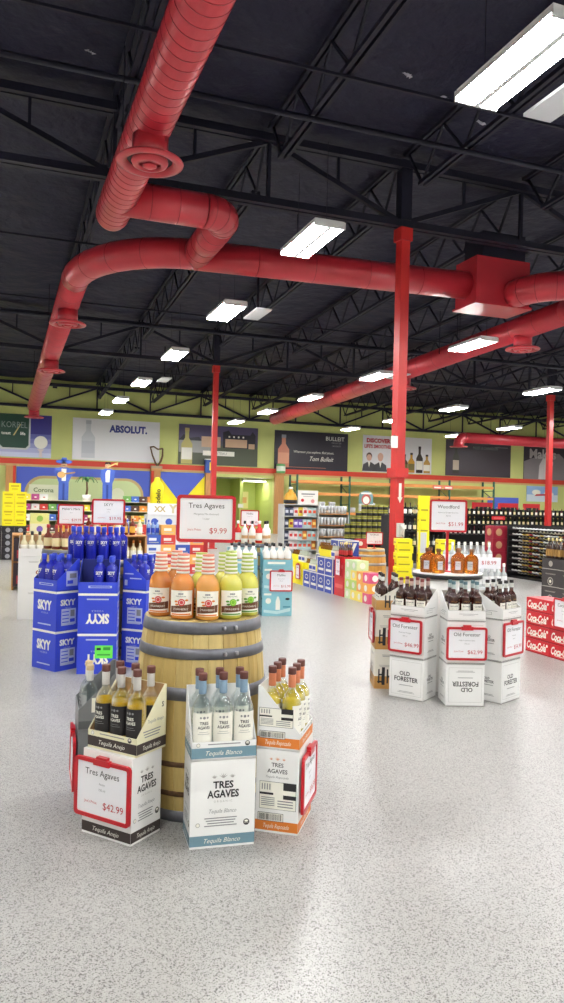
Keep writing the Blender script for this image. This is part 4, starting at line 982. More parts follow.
for k in range(2):
    m_ = MB(); m_.box(-.1, .1, -.012, 0, 0, .38, POSTB); pl = lambda u, v, o: (u, -.012-o, v); m_.prect(pl, -.05, .04, .05, .18, mat('poster_red', (150,40,50), .5), .001); m_.pdisc(pl, .02, .27, .04, mat('poster_brown', (120,80,60), .5), .001)
    put('shelf_poster', m_.mesh('shelf_poster'), (.25, 12.965, .06+k*.41), 0, 'small dark poster on the wooden shelf end, %s' % ('lower', 'upper')[k], 'poster', 'posters on the shelf end')

# ---- beer cartons at the far left
BEERK = carton(.28, .35, .155, mat('carton_black', (34,32,38), .4), blob(mat('beer_grey', (150,150,156), .5), (.5, .55), .36))
YC = carton(.27, .3, .205, YELLOW, lambda m, pl, w_, h: (m.prect(pl, w_*.15, w_*.85, h*.55, h*.75, mat('yellow_print', (206,180,20), .5), .0012), m.prect(pl, w_*.25, w_*.75, h*.25, h*.35, mat('yellow_print', (206,180,20), .5), .0012)))
for i in range(3):
    for k in range(5): put('beer_carton', BEERK, (-.2+i*.285, 19.5, k*.1565), 0, 'black beer carton at the far left, %s level, %s stack from left' % (ORD[k], ORD[i]), 'carton', 'black beer cartons')
b_ = MB(); b_.box(-.36, .55, 19.32, 19.68, .783, .81, INK); put('stack_board', b_.mesh('stack_board'), (0,0,0), 0, 'thin dark board between the black and yellow beer cartons', 'board')
for k in range(4):
    for i in range(2): put('beer_carton', YC, (.08+i*.275, 19.5, .811+k*.2065), 0, 'yellow beer carton, %s level of the %s column at far left' % (ORD[k], ('left', 'right')[i]), 'carton', 'yellow beer cartons')
put('beer_carton', YC, (.22, 19.5, .811+4*.2065), 0, 'single yellow beer carton crowning the far left stack', 'carton', 'yellow beer cartons')

# ---- party corner in front of the back wall: long counter with goods, figures and palm
CNT = mat('counter_red', (170,60,50), .5)
put('party_counter', shelf_unit(.6, 6.3, 32.2, 33.1, [.15, .6, 1.02, 1.42], mat('counter_cream', (222,210,180), .5), backm=mat('counter_back', (150,170,110), .6)), (0,0,0), 0, 'long cream party counter with shelves of coloured cartons under the mural', 'counter')
cols = [(206,60,50), (240,220,60), (70,110,200), (236,236,230), (240,150,60), (120,180,90), (180,70,130), (90,60,50)]
GC = [carton(.3, .3, .24, mat('goods_%d%d%d' % c, c, .5), blob(LABELW if sum(c) < 600 else mat('goods_print', (200,120,100), .5), (.5, .45), .2, .6)) for c in cols]
GNM = ['red', 'yellow', 'blue', 'white', 'orange', 'green', 'magenta', 'brown']
for r_, z in enumerate((.151, .601, 1.021, 1.421)):
    for i in range(16):
        k = (i*5+r_*3) % 8; x = .82+i*.335
        if r_ == 3 and (1.5 < x < 4.8): continue
        put('goods_carton', GC[k], (x, 32.42, z), 0, '%s carton on the party counter, %s shelf from the floor, %s from left' % (GNM[k], ORD[r_], ORD[i]), 'carton', 'cartons on the party counter')
def figure(trumpet):
    """flat printed musician board on a small foot"""
    t = .03; pl = lambda u, v, o: (u, -.015-o, v)
    bl = mat('suit_blue', (66,96,184), .5); sk = mat('skin_print', (206,160,120), .6)
    b_ = MB(); b_.wallpoly(pl, [(-.2, .0), (.2, .0), (.2, .75), (.3, 1.0), (.3, 1.3), (.12, 1.36), (-.12, 1.36), (-.3, 1.3), (-.3, 1.0), (-.2, .75)], t, bl)
    b_.prect(pl, -.04, .04, 0, .7, mat('suit_dark', (40,64,140), .5), .001)
    b_.ppoly(pl, [(-.08, .8), (.08, .8), (.1, 1.3), (-.1, 1.3)], LABELW, .0012)
    h_ = MB(); pts = [(.12*math.cos(2*math.pi*i/16), 1.47+.13*math.sin(2*math.pi*i/16)) for i in range(16)]; h_.wallpoly(pl, pts, t, sk)
    h_.prect(pl, -.06, .06, 1.42, 1.44, INK, .0012); h_.pdisc(pl, -.045, 1.5, .013, INK, .0012, 8); h_.pdisc(pl, .045, 1.5, .013, INK, .0012, 8)
    ht = MB(); pth = [(.33*math.cos(2*math.pi*i/20), 1.59+.09*math.sin(2*math.pi*i/20)) for i in range(20)]
    if not trumpet: ht.wallpoly(pl, pth, t, bl); ht.wallpoly(pl, [(-.13, 1.62), (.13, 1.62), (.09, 1.76), (-.09, 1.76)], t, bl)
    else: ht.wallpoly(pl, [(-.12, 1.55), (.12, 1.55), (.1, 1.64), (-.1, 1.64)], t, mat('hair_print', (60,40,30), .6))
    ins = MB(); pl2 = lambda u, v, o: (u, -.022-o, v)
    if trumpet:
        ins.wallpoly(pl2, [(-.02, 1.40), (.3, 1.56), (.4, 1.52), (.42, 1.66), (.3, 1.62), (-.03, 1.44)], .006, mat('brass_print', (226,190,120), .4))
        ins.wallpoly(pl2, [(-.3, 1.0), (-.1, 1.38), (0, 1.36), (-.2, .98)], .006, bl)
    else:
        ins.wallpoly(pl2, [(.16*math.cos(2*math.pi*i/14)-.1, 1.05+.13*math.sin(2*math.pi*i/14)) for i in range(14)], .006, mat('guitar_print', (216,170,100), .5))
        ins.wallpoly(pl2, [(0, 1.05), (.45, 1.14), (.45, 1.19), (0, 1.12)], .006, mat('guitar_neck_print', (190,140,80), .5))
    ft = MB(); ft.box(-.2, .2, -.12, .12, -.001, .012, INK)
    return [('body_board', b_.mesh('body_board')), ('head_board', h_.mesh('head_board')), ('hat', ht.mesh('hat')), ('instrument', ins.mesh('instrument')), ('stand_base', ft.mesh('stand_base'))]
put('musician_cutout', figure(False), (2.25, 32.45, 1.4225), 0, 'blue suited musician cutout with guitar and wide hat on the party counter', 'cutout')
put('musician_cutout', figure(True), (4.02, 32.45, 1.4225), 0, 'blue suited musician cutout raising a horn on the party counter', 'cutout')
PALMG = mat('palm_green', (60,110,56), .6)
tr = MB(); tr.tube([(0, 0, .25), (.03, 0, .5), (.0, 0, .8)], [.05, .04, .035], 8, mat('palm_trunk', (120,90,60), .8))
pt = MB(); pt.lathe([(.12, 0), (.16, .02), (.18, .26), (.15, .26)], 14, mat('palm_pot', (240,240,235), .5))
fr = []
for i in range(11):
    a = i*2*math.pi/11+.2; f_ = MB(); L = .46
    prev = None
    for k in range(7):
        t = k/6; r_ = L*t; z = .82+.3*math.sin(t*2.2)-.28*t*t; w2 = .07*math.sin(math.pi*min(1, t*.9+.1))
        c_ = (r_*math.cos(a), r_*math.sin(a), z); n_ = (-math.sin(a)*w2, math.cos(a)*w2)
        cur = ((c_[0]+n_[0], c_[1]+n_[1], z-.03), c_, (c_[0]-n_[0], c_[1]-n_[1], z-.03))
        if prev: f_.quad([prev[0], cur[0], cur[1], prev[1]], PALMG); f_.quad([prev[1], cur[1], cur[2], prev[2]], PALMG)
        prev = cur
    fr.append(('frond', f_.mesh('frond')))
put('potted_palm', [('pot', pt.mesh('pot')), ('trunk', tr.mesh('trunk'))] + fr, (3.2, 32.7, 1.421), 0, 'small green palm between the two blue musician cutouts', 'palm')
KEG = carton(.34, .3, .2, LABELW, lambda m, pl, w_, h: m.prect(pl, w_*.1, w_*.9, h*.3, h*.7, INK, .0012))
for k in range(3): put('goods_carton', KEG, (3.1, 32.0, k*.2015), 0, 'white carton with black band before the party counter, %s from the floor' % ORD[k], 'carton', 'black banded cartons')
#@@P4

# ================================================================== BACK WALL DISPLAYS
MURB = mat('mural_blue', (84,104,204), .6); MURY = mat('mural_yellow', (244,228,40), .6); MURG = mat('mural_green', (206,220,160), .6); MURT = mat('mural_tan', (200,176,120), .6)
def rounded(x0, x1, z0, z1, r, n=6):
    p = [(x0, z0), (x1, z0)]
    for k in range(n+1): a = R(90*k/n); p.append((x1-r+r*math.cos(a), z1-r+r*math.sin(a)))
    for k in range(n+1): a = R(90+90*k/n); p.append((x0+r+r*math.cos(a), z1-r+r*math.sin(a)))
    return p
pl = wall_plane(0, Y1-.04, 0)
m_ = MB(); m_.wallpoly(pl, [(.45, .13), (6.4, .13), (6.4, 2.88), (.45, 2.88)], .03, MURB)
a_ = MB(); a_.wallpoly(wall_plane(0, Y1-.06, 0), rounded(.8, 6.1, .14, 2.5, .8), .018, MURT)
g_ = MB(); q_ = wall_plane(0, Y1-.07, 0); g_.wallpoly(q_, rounded(.92, 5.98, .15, 2.38, .7), .008, MURG)
g_.ppoly(q_, [(.92, .6), (2.5, 1.2), (4.2, .9), (5.98, 1.5), (5.98, .16), (.92, .16)], mat('mural_hill', (160,190,100), .6), .002); g_.pdisc(q_, 4.9, 1.75, .3, mat('mural_pale', (230,232,200), .6), .002)
g_.prect(q_, 1.0, 2.6, 1.2, 2.1, mat('mural_pale', (222,228,190), .6), .0025); g_.ptext(q_, 1.62, 1.86, 'Corona', .19, mat('mural_text', (120,140,90), .6), .004, bold=.02); g_.ptext(q_, 1.62, 1.45, 'Extra', .16, mat('mural_pale2', (180,196,140), .6), .004)
put('wall_mural', [('backing', m_.mesh('backing')), ('arch_border', a_.mesh('arch_border')), ('arch_picture', g_.mesh('arch_picture'))], (0,0,0), 0, 'blue wall mural with a pale green arched picture behind the musicians', 'mural')
m_ = MB(); m_.wallpoly(pl, [(6.9, .13), (9.03, .13), (9.03, 2.88), (6.9, 2.88)], .03, MURB)
y_ = MB(); q_ = wall_plane(0, Y1-.041, 0); y_.ppoly(q_, [(6.9, .14), (9.03, .14), (9.03, 2.75), (8.0, 1.55), (7.75, 1.55), (6.9, 2.6)], MURY, .003); y_.ppoly(q_, [(7.3, .14), (8.6, .14), (8.2, 1.5), (7.7, 1.5)], mat('mural_leaf', (170,200,80), .6), .005)
put('wall_mural', [('backing', m_.mesh('backing')), ('yellow_print', y_.mesh('yellow_print'))], (0,0,0), 0, 'blue wall mural with yellow slanting shapes left of the alcove', 'mural')

def poster(x0, x1, z0, z1, base, fn, name, label):
    w_, h = x1-x0, z1-z0
    b_ = MB(); b_.box(x0, x1, Y1-.045, Y1-.002, z0, z1, base); p_ = MB(); p_.extra = []; fn(p_, wall_plane(x0, Y1-.046, z0), w_, h)
    put(name, [('panel', b_.mesh('panel')), ('picture_print', p_.mesh('picture_print'))] + [(n_, e_.mesh(n_)) for n_, e_ in p_.extra], (0,0,0), 0, label, 'poster')
def sub(m, name):
    e = MB(); m.extra.append((name, e)); return e
def bottle_print(m, pl, u, v, h, body, lab, cap, o=.004, w_=None):
    w_ = w_ or h*.14; m = sub(m, 'printed_bottle')
    m.ppoly(pl, [(u-w_, v), (u+w_, v), (u+w_, v+h*.55), (u+w_*.35, v+h*.72), (u+w_*.35, v+h*.93), (u-w_*.35, v+h*.93), (u-w_*.35, v+h*.72), (u-w_, v+h*.55)], body, o)
    m.prect(pl, u-w_*.4, u+w_*.4, v+h*.9, v+h, cap, o+.001); m.prect(pl, u-w_*.95, u+w_*.95, v+h*.12, v+h*.45, lab, o+.001)
def golf(m, pl, w_, h):
    vio = mat('poster_violet', (66,62,150), .4); pal = mat('poster_cloud', (190,196,226), .4)
    for k in range(5): m.prect(pl, 0, w_, h*.11*k, h*.11*(k+1), mat('poster_dusk_%d' % k, (206-k*26, 210-k*26, 234-k*14), .4), .001)
    x1 = w_*.60
    sh = [(0, h), (0, h*.25), (.15, h*.17), (x1-.15, h*.17), (x1, h*.25), (x1, h)]
    m.ppoly(pl, sh, mat('poster_line', (200,206,206), .4), .002); m.ppoly(pl, [(0.0, h), (.06, h*.28), (.2, h*.21), (x1-.2, h*.21), (x1-.07, h*.28), (x1-.07, h)], mat('poster_green', (34,74,58), .4), .003)
    m.ptext(pl, x1*.5, h*.75, 'KORBEL', .26, mat('poster_grey', (140,156,150), .4), .005, maxw=x1*.8); m.ptext(pl, x1*.24, h*.55, 'toast', .13, LABELW, .005, bold=.02); m.ptext(pl, x1*.76, h*.55, 'life', .13, LABELW, .005, bold=.02)
    m.ppoly(pl, [(x1*.45, h*.5), (x1*.5, h*.5), (x1*.7, h*.76), (x1*.67, h*.77)], mat('poster_gold', (206,186,120), .4), .005)
    m.pdisc(pl, w_*.8, h*.36, .29, LABELW, .004, 24); m.ppoly(pl, [(w_*.77, .02), (w_*.83, .02), (w_*.825, h*.14), (w_*.87, h*.2), (w_*.73, h*.2), (w_*.775, h*.14)], mat('poster_tee', (226,210,206), .4), .0035)
poster(-.35, 1.9, 3.3, 5.2, mat('poster_indigo', (58,52,140), .4), golf, 'wall_picture', 'indigo poster with a green shield and a golf ball, at far left')
def absolut(m, pl, w_, h):
    bottle_print(m, pl, .7, .1, h*.9, mat('poster_mist', (206,210,214), .4), mat('poster_mist2', (196,200,206), .4), mat('poster_mist3', (184,188,194), .4), w_=.3)
    m.ptext(pl, w_*.63, h*.78, 'ABSOLUT.', .3, mat('poster_blue', (50,60,140), .4), .003, maxw=1.75, bold=.05)
poster(2.82, 6.8, 3.29, 5.2, mat('poster_white', (232,232,234), .4), absolut, 'wall_picture', 'white poster with blue lettering and a faint bottle')
def chateau(m, pl, w_, h):
    m.prect(pl, 0, w_, h*.62, h, mat('poster_dusk', (84,76,110), .4), .001); m.prect(pl, 0, w_, 0, h*.5, mat('poster_lawn', (84,90,72), .4), .001); m.prect(pl, 0, w_*.45, h*.3, h*.6, mat('poster_haze', (160,160,156), .4), .0015)
    roof = mat('poster_roof', (44,42,52), .4); st = mat('poster_stone', (206,170,140), .4)
    m.ppoly(pl, [(w_*.55, h*.45), (w_*.55, h*.85), (w_*.62, h*.9), (w_*.66, h*.8), (w_*.9, h*.8), (w_*.93, h*.9), (w_*.97, h*.8), (w_*.97, h*.45)], roof, .002); m.prect(pl, w_*.58, w_*.86, h*.47, h*.68, st, .003); m.prect(pl, w_*.88, w_*.96, h*.45, h*.58, st, .003); m.prect(pl, w_*.28, w_*.52, h*.45, h*.72, st, .002)
    for k in range(4): m.pdisc(pl, w_*(.63+k*.06), h*.74, .05, LABELW, .004, 8)
    m.ppoly(pl, [(0, h*.6), (w_*.06, h*.75), (w_*.12, h*.66), (w_*.25, h*.7), (w_*.28, h*.6)], roof, .0018)
    bottle_print(m, pl, w_*.1, .02, h*.9, mat('poster_yellowglass', (196,186,110), .4), LABELW, mat('poster_gold', (206,186,120), .4), w_=.27)
    m.prect(pl, w_*.3, w_*.7, h*.24, h*.36, LABELW, .005); m.ptext(pl, w_*.5, h*.30, 'CHATEAU', .12, GREYINK, .007, maxw=w_*.34)
poster(7.72, 11.68, 3.29, 5.2, mat('poster_slate', (80,80,92), .4), chateau, 'wall_picture', 'dusk poster with a lit stone mansion and a yellow bottle')
def bulleit(m, pl, w_, h):
    og = mat('poster_orange', (206,130,100), .4); bottle_print(m, pl, w_*.12, .1, h*.84, og, mat('poster_peach', (226,160,126), .4), mat('poster_steel', (150,150,156), .4), w_=.3)
    m.prect(pl, w_*.18, w_*.7, h*.06, h*.07, og, .002); m.ptext(pl, w_*.82, h*.85, 'BULLEIT', .2, LABELW, .003, maxw=1.15); m.ptext(pl, w_*.84, h*.74, 'FRONTIER', .08, GREYINK, .003); m.ptext(pl, w_*.84, h*.66, 'WHISKEY', .08, GREYINK, .003)
    m.ptext(pl, w_*.53, h*.47, 'Wherever you explore, find yours.', .12, LABELW, .003, maxw=2.2, shear=.2); m.ptext(pl, w_*.64, h*.3, 'Tom Bulleit', .22, LABELW, .003, maxw=1.3, shear=.4)
poster(12.57, 16.58, 3.24, 5.18, mat('poster_black', (40,36,48), .4), bulleit, 'wall_picture', 'black poster with an orange bottle and white script')
def men(m, pl, w_, h):
    rd = mat('poster_crimson', (190,40,56), .4); dk = mat('poster_suit', (70,70,74), .4)
    m.ptext(pl, w_*.22, h*.86, 'DISCOVER', .2, rd, .003, maxw=w_*.38, bold=.05); m.ptext(pl, w_*.22, h*.70, "LIFE'S SMOOTHER", .17, rd, .003, maxw=w_*.4, bold=.04)
    for u, hair in ((.09, mat('poster_hair', (90,66,56), .5)), (.25, mat('poster_bald', (214,170,150), .5))):
        top = m; m = sub(top, 'printed_man')
        m.ppoly(pl, [(w_*u-.4, .04), (w_*u+.4, .04), (w_*u+.34, h*.2), (w_*u+.1, h*.27), (w_*u-.1, h*.27), (w_*u-.34, h*.2)], dk, .002); m.ppoly(pl, [(w_*u-.07, h*.27), (w_*u+.07, h*.27), (w_*u, h*.12)], LABELW, .003)
        m.pdisc(pl, w_*u, h*.43, .17, hair, .003, 14, 1.15); m.pdisc(pl, w_*u, h*.39, .15, mat('poster_face', (214,170,150), .5), .004, 14, 1.15); m = top
    for u, k, c_ in ((.6, .5, (90,70,50)), (.7, .55, (200,150,50)), (.82, .74, (60,48,40)), (.93, .52, (190,150,70))):
        bottle_print(m, pl, w_*u, .05, h*k, mat('poster_b%d' % int(u*100), c_, .4), LABELW if u > .8 else mat('poster_olive', (120,110,60), .4), INK, w_=.2)
poster(17.45, 21.55, 3.28, 5.2, mat('poster_white', (232,232,234), .4), men, 'wall_picture', 'white poster with two suited men and four bottles, behind the near column')
def moet(m, pl, w_, h):
    bottle_print(m, pl, w_*.15, .12, h*.82, mat('poster_bottle', (62,60,52), .4), mat('poster_cream', (206,190,170), .4), mat('poster_pinkgold', (206,150,130), .4), w_=.2); m.ptext(pl, w_*.6, h*.8, 'MOET & CHANDON', .15, mat('poster_grey', (140,156,150), .4), .003, maxw=1.6); m.prect(pl, w_*.75, w_*.95, h*.83, h*.85, GREYINK, .003)
poster(22.45, 26.65, 3.27, 5.24, mat('poster_plum', (74,66,74), .4), moet, 'wall_picture', 'dark plum poster with a single champagne bottle')
def maker(m, pl, w_, h):
    ash = mat('poster_ash', (196,190,190), .4); m.ppoly(pl, [(0, 0), (w_*.8, 0), (w_*.8, h*.45), (w_*.6, h*.75), (w_*.3, h*.7), (0, h*.5)], mat('poster_smoke', (140,132,136), .4), .001)
    m.ptext(pl, w_*.32, h*.72, 'Makes', .5, ash, .003, maxw=w_*.55, bold=.03);
    m.ppoly(pl, [(w_*.25, .05), (w_*.46, .05), (w_*.5, h*.5), (w_*.42, h*.62), (w_*.32, h*.6), (w_*.26, h*.4)], mat('poster_glow', (220,214,214), .4), .004); m.prect(pl, w_*.86, w_*.98, h*.3, h*.4, mat('poster_crimson', (190,40,56), .4), .003); m.prect(pl, w_*.8, w_, .05, h*.14, ash, .003)
poster(27.55, 31.6, 3.22, 5.28, mat('poster_char', (52,46,56), .4), maker, 'wall_picture', 'black and grey poster with pale lettering at far right')
def sky_(m, pl, w_, h): m.prect(pl, 0, w_, 0, h*.45, mat('poster_ice', (214,226,236), .4), .001); m.pdisc(pl, w_*.3, h*.6, .3, LABELW, .002, 14, .5); m.pdisc(pl, w_*.7, h*.5, .35, LABELW, .002, 14, .4); m.ppoly(pl, [(w_*.25, h*.36), (w_*.6, h*.4), (w_*.72, h*.52), (w_*.3, h*.48)], mat('poster_crimson', (190,40,56), .4), .004)
poster(27.8, 29.95, 1.98, 2.86, mat('poster_sky', (150,186,226), .4), sky_, 'wall_picture', 'pale sky blue poster below the red trim at far right')
m_ = MB(); m_.box(25.2, 27.25, Y1-.04, Y1-.002, 1.5, 2.16, MURB); put('wall_sign_board', m_.mesh('wall_sign_board'), (0,0,0), 0, 'plain blue board on the green back wall at right', 'board')
# alcove contents
m_ = MB(); m_.box(11.4, 12.2, Y1+2.94, Y1+2.99, 1.2, 2.1, mat('alcove_poster', (236,226,160), .5)); m_.prect(wall_plane(11.4, Y1+2.93, 1.2), .1, .7, .3, .6, mat('alcove_print', (226,170,110), .5), .002)
put('alcove_poster', m_.mesh('alcove_poster'), (0,0,0), 0, 'pale yellow poster inside the green alcove', 'poster')
m_ = MB(); m_.box(9.36, 9.37+.01, Y1+.8, Y1+1.1, 1.2, 1.45, LABELW)
s_ = MB(); s_.box(-.14, .14, -.02, 0, 0, .2, LABELW); k_ = MB(); k_.box(-.05, .05, -.03, -.021, .06, .14, WHITE)
put('light_switch', [('plate', s_.mesh('plate')), ('toggle', k_.mesh('toggle'))], (11.25, Y1+1.19, 1.25), 0, 'white light switch plate inside the green alcove', 'switch')
DIML = mat('dim_lens', (255,252,245), .5, emit=5)
LD = []
for p in LP:
    if p[0] == 'suspension_wire': continue
    me = p[1].copy()
    if p[0] == 'lamp': me.materials.clear(); me.materials.append(DIML)
    LD.append((p[0], me))
put('ceiling_light', LD, (11.9, Y1+1.2, 2.62), 90, 'small bright fixture under the alcove ceiling', 'ceiling light')
# ornaments standing on the pilaster caps
HARP = mat('harp_brown', (110,84,56), .5)
h_ = MB(); h_.tube([(-.3, 0, .95), (-.2, 0, .6), (-.05, 0, .25), (.05, 0, .12)], [.03, .035, .045, .05], 8, HARP); n_ = MB(); n_.tube([(-.33, 0, .98), (-.15, 0, 1.02), (.05, 0, .9), (.28, 0, .95)], .035, 8, HARP); s_ = MB(); s_.tube([(.28, 0, .95), (.27, 0, .6), (.2, 0, .35), (.05, 0, .12)], [.03, .045, .05, .05], 8, HARP)
st = MB()
for k in range(7): st.bar((-.2+k*.07, 0, .93), (-.12+k*.05, 0, .45-.04*k if k < 5 else .3), .006, LABELW)
bs = MB(); bs.box(-.26, .26, -.09, .09, 0, .12, mat('harp_base', (170,150,120), .5))
put('harp', [('soundbox', s_.mesh('soundbox')), ('neck', n_.mesh('neck')), ('pillar', h_.mesh('pillar')), ('strings', st.mesh('strings')), ('base', bs.mesh('base'))], (6.66, Y1-.17, 3.02), 0, 'brown harp ornament standing above the wooden pilaster', 'harp')
c_ = MB(); c_.lathe([(.19, 0), (.23, .03), (.23, .42), (.19, .46)], 20, mat('can_green', (110,180,110), .35)); q_ = MB(); q_.lathe([(.231, .1), (.2315, .102), (.2315, .34), (.231, .342)], 20, mat('can_white', (226,232,216), .35), cap=False)
put('display_can', [('can_body', c_.mesh('can_body')), ('label', q_.mesh('label'))], (12.83, Y1-.3, 3.02), 0, 'oversized green and white can on the pilaster right of the alcove', 'can')
c_ = MB(); c_.box(-.2, .2, -.1, .1, 0, .62, mat('bag_blue', (60,90,170), .5)); c_.prect(lambda u, v, o: (u, -.1-o, v), .0, .17, .12, .5, YELLOW, .002); k_ = MB(); k_.box(-.21, .21, -.11, .11, .62, .67, LABELW)
put('display_box', [('box_body', c_.mesh('box_body')), ('lid', k_.mesh('lid'))], (9.18, Y1-.24, 2.901), 0, 'blue and yellow display box on the pilaster left of the alcove', 'box')

# ---- steel pallet racks along the back wall
RACKO = mat('rack_orange', (226,150,80), .5); RACKG = mat('rack_green', (50,96,80), .5)
def pallet_rack(x0, x1, y0, y1, levels, n=2):
    P = []
    for i in range(n+1):
        x = x0+(x1-x0)*i/n; u = MB()
        for y in (y0, y1): u.box(x-.04, x+.04, y-.04, y+.04, 0, 2.95, RACKG)
        for k in range(6): u.bar((x, y0+.04, .2+k*.45), (x, y1-.04, .2+(k+1)*.45 if k % 2 == 0 else .2+(k-.0)*.45), .03, RACKG)
        P.append(('upright', u.mesh('upright')))
    for z in levels:
        for i in range(n):
            xa, xb = x0+(x1-x0)*i/n+.041, x0+(x1-x0)*(i+1)/n-.041
            for y in (y0, y1):
                b_ = MB(); b_.box(xa, xb, y-.035, y+.035, z-.13, z, RACKO); P.append(('beam', b_.mesh('beam')))
            d_ = MB()
            for k in range(12): a = xa+(xb-xa)*(k+.2)/12; d_.box(a, a+(xb-xa)/12*.6, y0+.036, y1-.036, z-.04, z-.01, mat('rack_deck', (216,196,150), .7))
            P.append(('deck', d_.mesh('deck')))
    return P
put('pallet_rack', pallet_rack(13.3, 18.9, 34.4, 35.4, [1.15, 2.1, 2.68]), (0,0,0), 0, 'orange and green pallet rack left of the near column', 'rack')
put('pallet_rack', pallet_rack(19.1, 24.6, 34.4, 35.4, [1.15, 2.1, 2.68]), (0,0,0), 0, 'orange and green pallet rack right of the near column', 'rack')
for i, x in enumerate((21.1, 21.75)):
    m_ = MB(); m_.box(-.27, .27, -.01, .01, 0, .2, mat('tag_pink', (226,120,110), .5)); m_.prect(lambda u, v, o: (u, -.01-o, v), -.2, .2, .06, .13, LABELW, .002)
    put('aisle_sign', m_.mesh('aisle_sign'), (x, 34.34, 2.45), 0, 'small red aisle sign on the right pallet rack, %s' % ('left', 'right')[i], 'sign', 'small aisle signs')
CUPW = mat('cup_white', (226,230,232), .35)
def cup_pack(n=5):
    m = MB()
    for i in range(3):
        for j in range(2): m.lathe([(.035, 0), (.048, .2), (.05, .24), (.044, .25)], 10, CUPW, (-.11+i*.11, -.055+j*.11, 0))
    return m.mesh('cup_pack')
CUP = cup_pack()
for i in range(9): put('cup_pack', CUP, (13.6+i*.55, 34.6, 1.152), 0, 'white cup pack on the lower pallet rack shelf, %s from left' % ORD[i], 'cups', 'cup packs on the pallet rack')
for i in (1, 2, 3, 6, 7): put('cup_pack', CUP, (13.6+i*.55, 34.6, 1.4025), 0, 'white cup pack stacked on top of the %s pack on the pallet rack' % ORD[i], 'cups', 'cup packs on the pallet rack')

# ---- snack gondola
GREYS = mat('gondola_grey', (190,190,186), .5)
put('snack_shelf', shelf_unit(7.72, 8.85, 21, 21.5, [.15, .45, .8, 1.15, 1.5], GREYS, backm=GREYS), (0,0,0), 0, 'grey shelf hung with snack bags left of the plastic cups', 'shelf')
def bag(rgb, rgb2):
    m = MB(); mt = mat('bag_%d_%d_%d' % rgb, rgb, .35); m2 = mat('bagp_%d_%d_%d' % rgb2, rgb2, .4); n = 6
    for s_ in (-1, 1):
        b = len(m.v)
        for j in range(n+1):
            for i in range(n+1):
                u, v = i/n*2-1, j/n*2-1; m.v.append((u*.072, s_*.035*max(0, (1-u*u)*(1-v**4)), .13+v*.13))
        for j in range(n):
            for i in range(n):
                a = b+j*(n+1)+i; q = (a, a+1, a+n+2, a+n+1); m.face(q if s_ < 0 else q[::-1], m2 if s_ < 0 and 1 <= i <= 4 and 2 <= j <= 3 else mt, True)
    return m.mesh('snack_bag')
BAGS = [(bag((236,226,226), (206,60,60)), 'white'), (bag((110,80,170), (226,220,240)), 'purple'), (bag((180,206,206), (226,90,60)), 'pale teal'), (bag((206,120,50), (250,220,120)), 'orange'), (bag((60,66,90), (206,206,216)), 'slate'), (bag((226,200,70), (160,50,40)), 'gold')]
for r_, z in enumerate((.151, .451, .801, 1.151)):
    for i in range(7):
        k, nm = BAGS[[(4, 0, 0, 2, 2, 2, 3), (4, 0, 0, 2, 3, 2, 2), (4, 5, 1, 1, 2, 2, 3), (4, 4, 0, 5, 0, 2, 2)][r_][i]]
        put('snack_bag', k, (7.845+i*.147, 21.1, z), 0, '%s snack bag, %s shelf from the floor, %s from left on the grey shelf' % (nm, ORD[r_], ORD[i]), 'bag', 'snack bags')
j_ = MB(); j_.lathe([(.16, 0), (.2, .03), (.2, .18), (.15, .3), (.06, .38), (.055, .44)], 16, mat('jug_amber', (226,170,60), .3)); l_ = MB(); l_.lathe([(.201, .02), (.2025, .022), (.2025, .12), (.201, .122)], 16, INK, cap=False); k_ = MB(); k_.lathe([(.06, .44), (.065, .445), (.065, .5), (.06, .51)], 12, LABELW)
put('display_jug', [('jug_body', j_.mesh('jug_body')), ('label', l_.mesh('label')), ('cap', k_.mesh('cap'))], (8.0, 21.22, 1.5), 0, 'big amber display jug on top of the snack shelf', 'jug')
m_ = MB(); m_.box(-.32, .32, -.02, .02, 0, .42, mat('board_white', (236,232,226), .5)); m_.prect(lambda u, v, o: (u, -.02-o, v), -.22, .22, .29, .33, GREYINK, .002); m_.prect(lambda u, v, o: (u, -.02-o, v), -.16, .16, .23, .25, PALEINK, .002); m_.pdisc(lambda u, v, o: (u, -.02-o, v), -.18, .12, .05, COKE, .002); m_.pdisc(lambda u, v, o: (u, -.02-o, v), .15, .1, .06, mat('print_pink', (226,150,150), .5), .002)
put('header_sign', m_.mesh('header_sign'), (8.56, 21.22, 1.5), 0, 'white printed header board on top of the snack shelf', 'sign')
# ---- plastic cup gondola
put('cup_shelf', shelf_unit(9.15, 10.3, 22.0, 22.5, [.15, .5, .86, 1.22], GREYS, top=WOODS_, backm=GREYS), (0,0,0), 0, 'shelf of clear plastic cups with a wooden top', 'shelf')
for r_, z in enumerate((.151, .501, .861, 1.221)):
    for i in range(3): put('cup_pack', CUP, (9.38+i*.35, 22.12, z), 0, 'pale plastic cup pack, %s shelf of the cup unit, %s from left' % (ORD[r_], ORD[i]), 'cups', 'cup packs on the cup shelf')
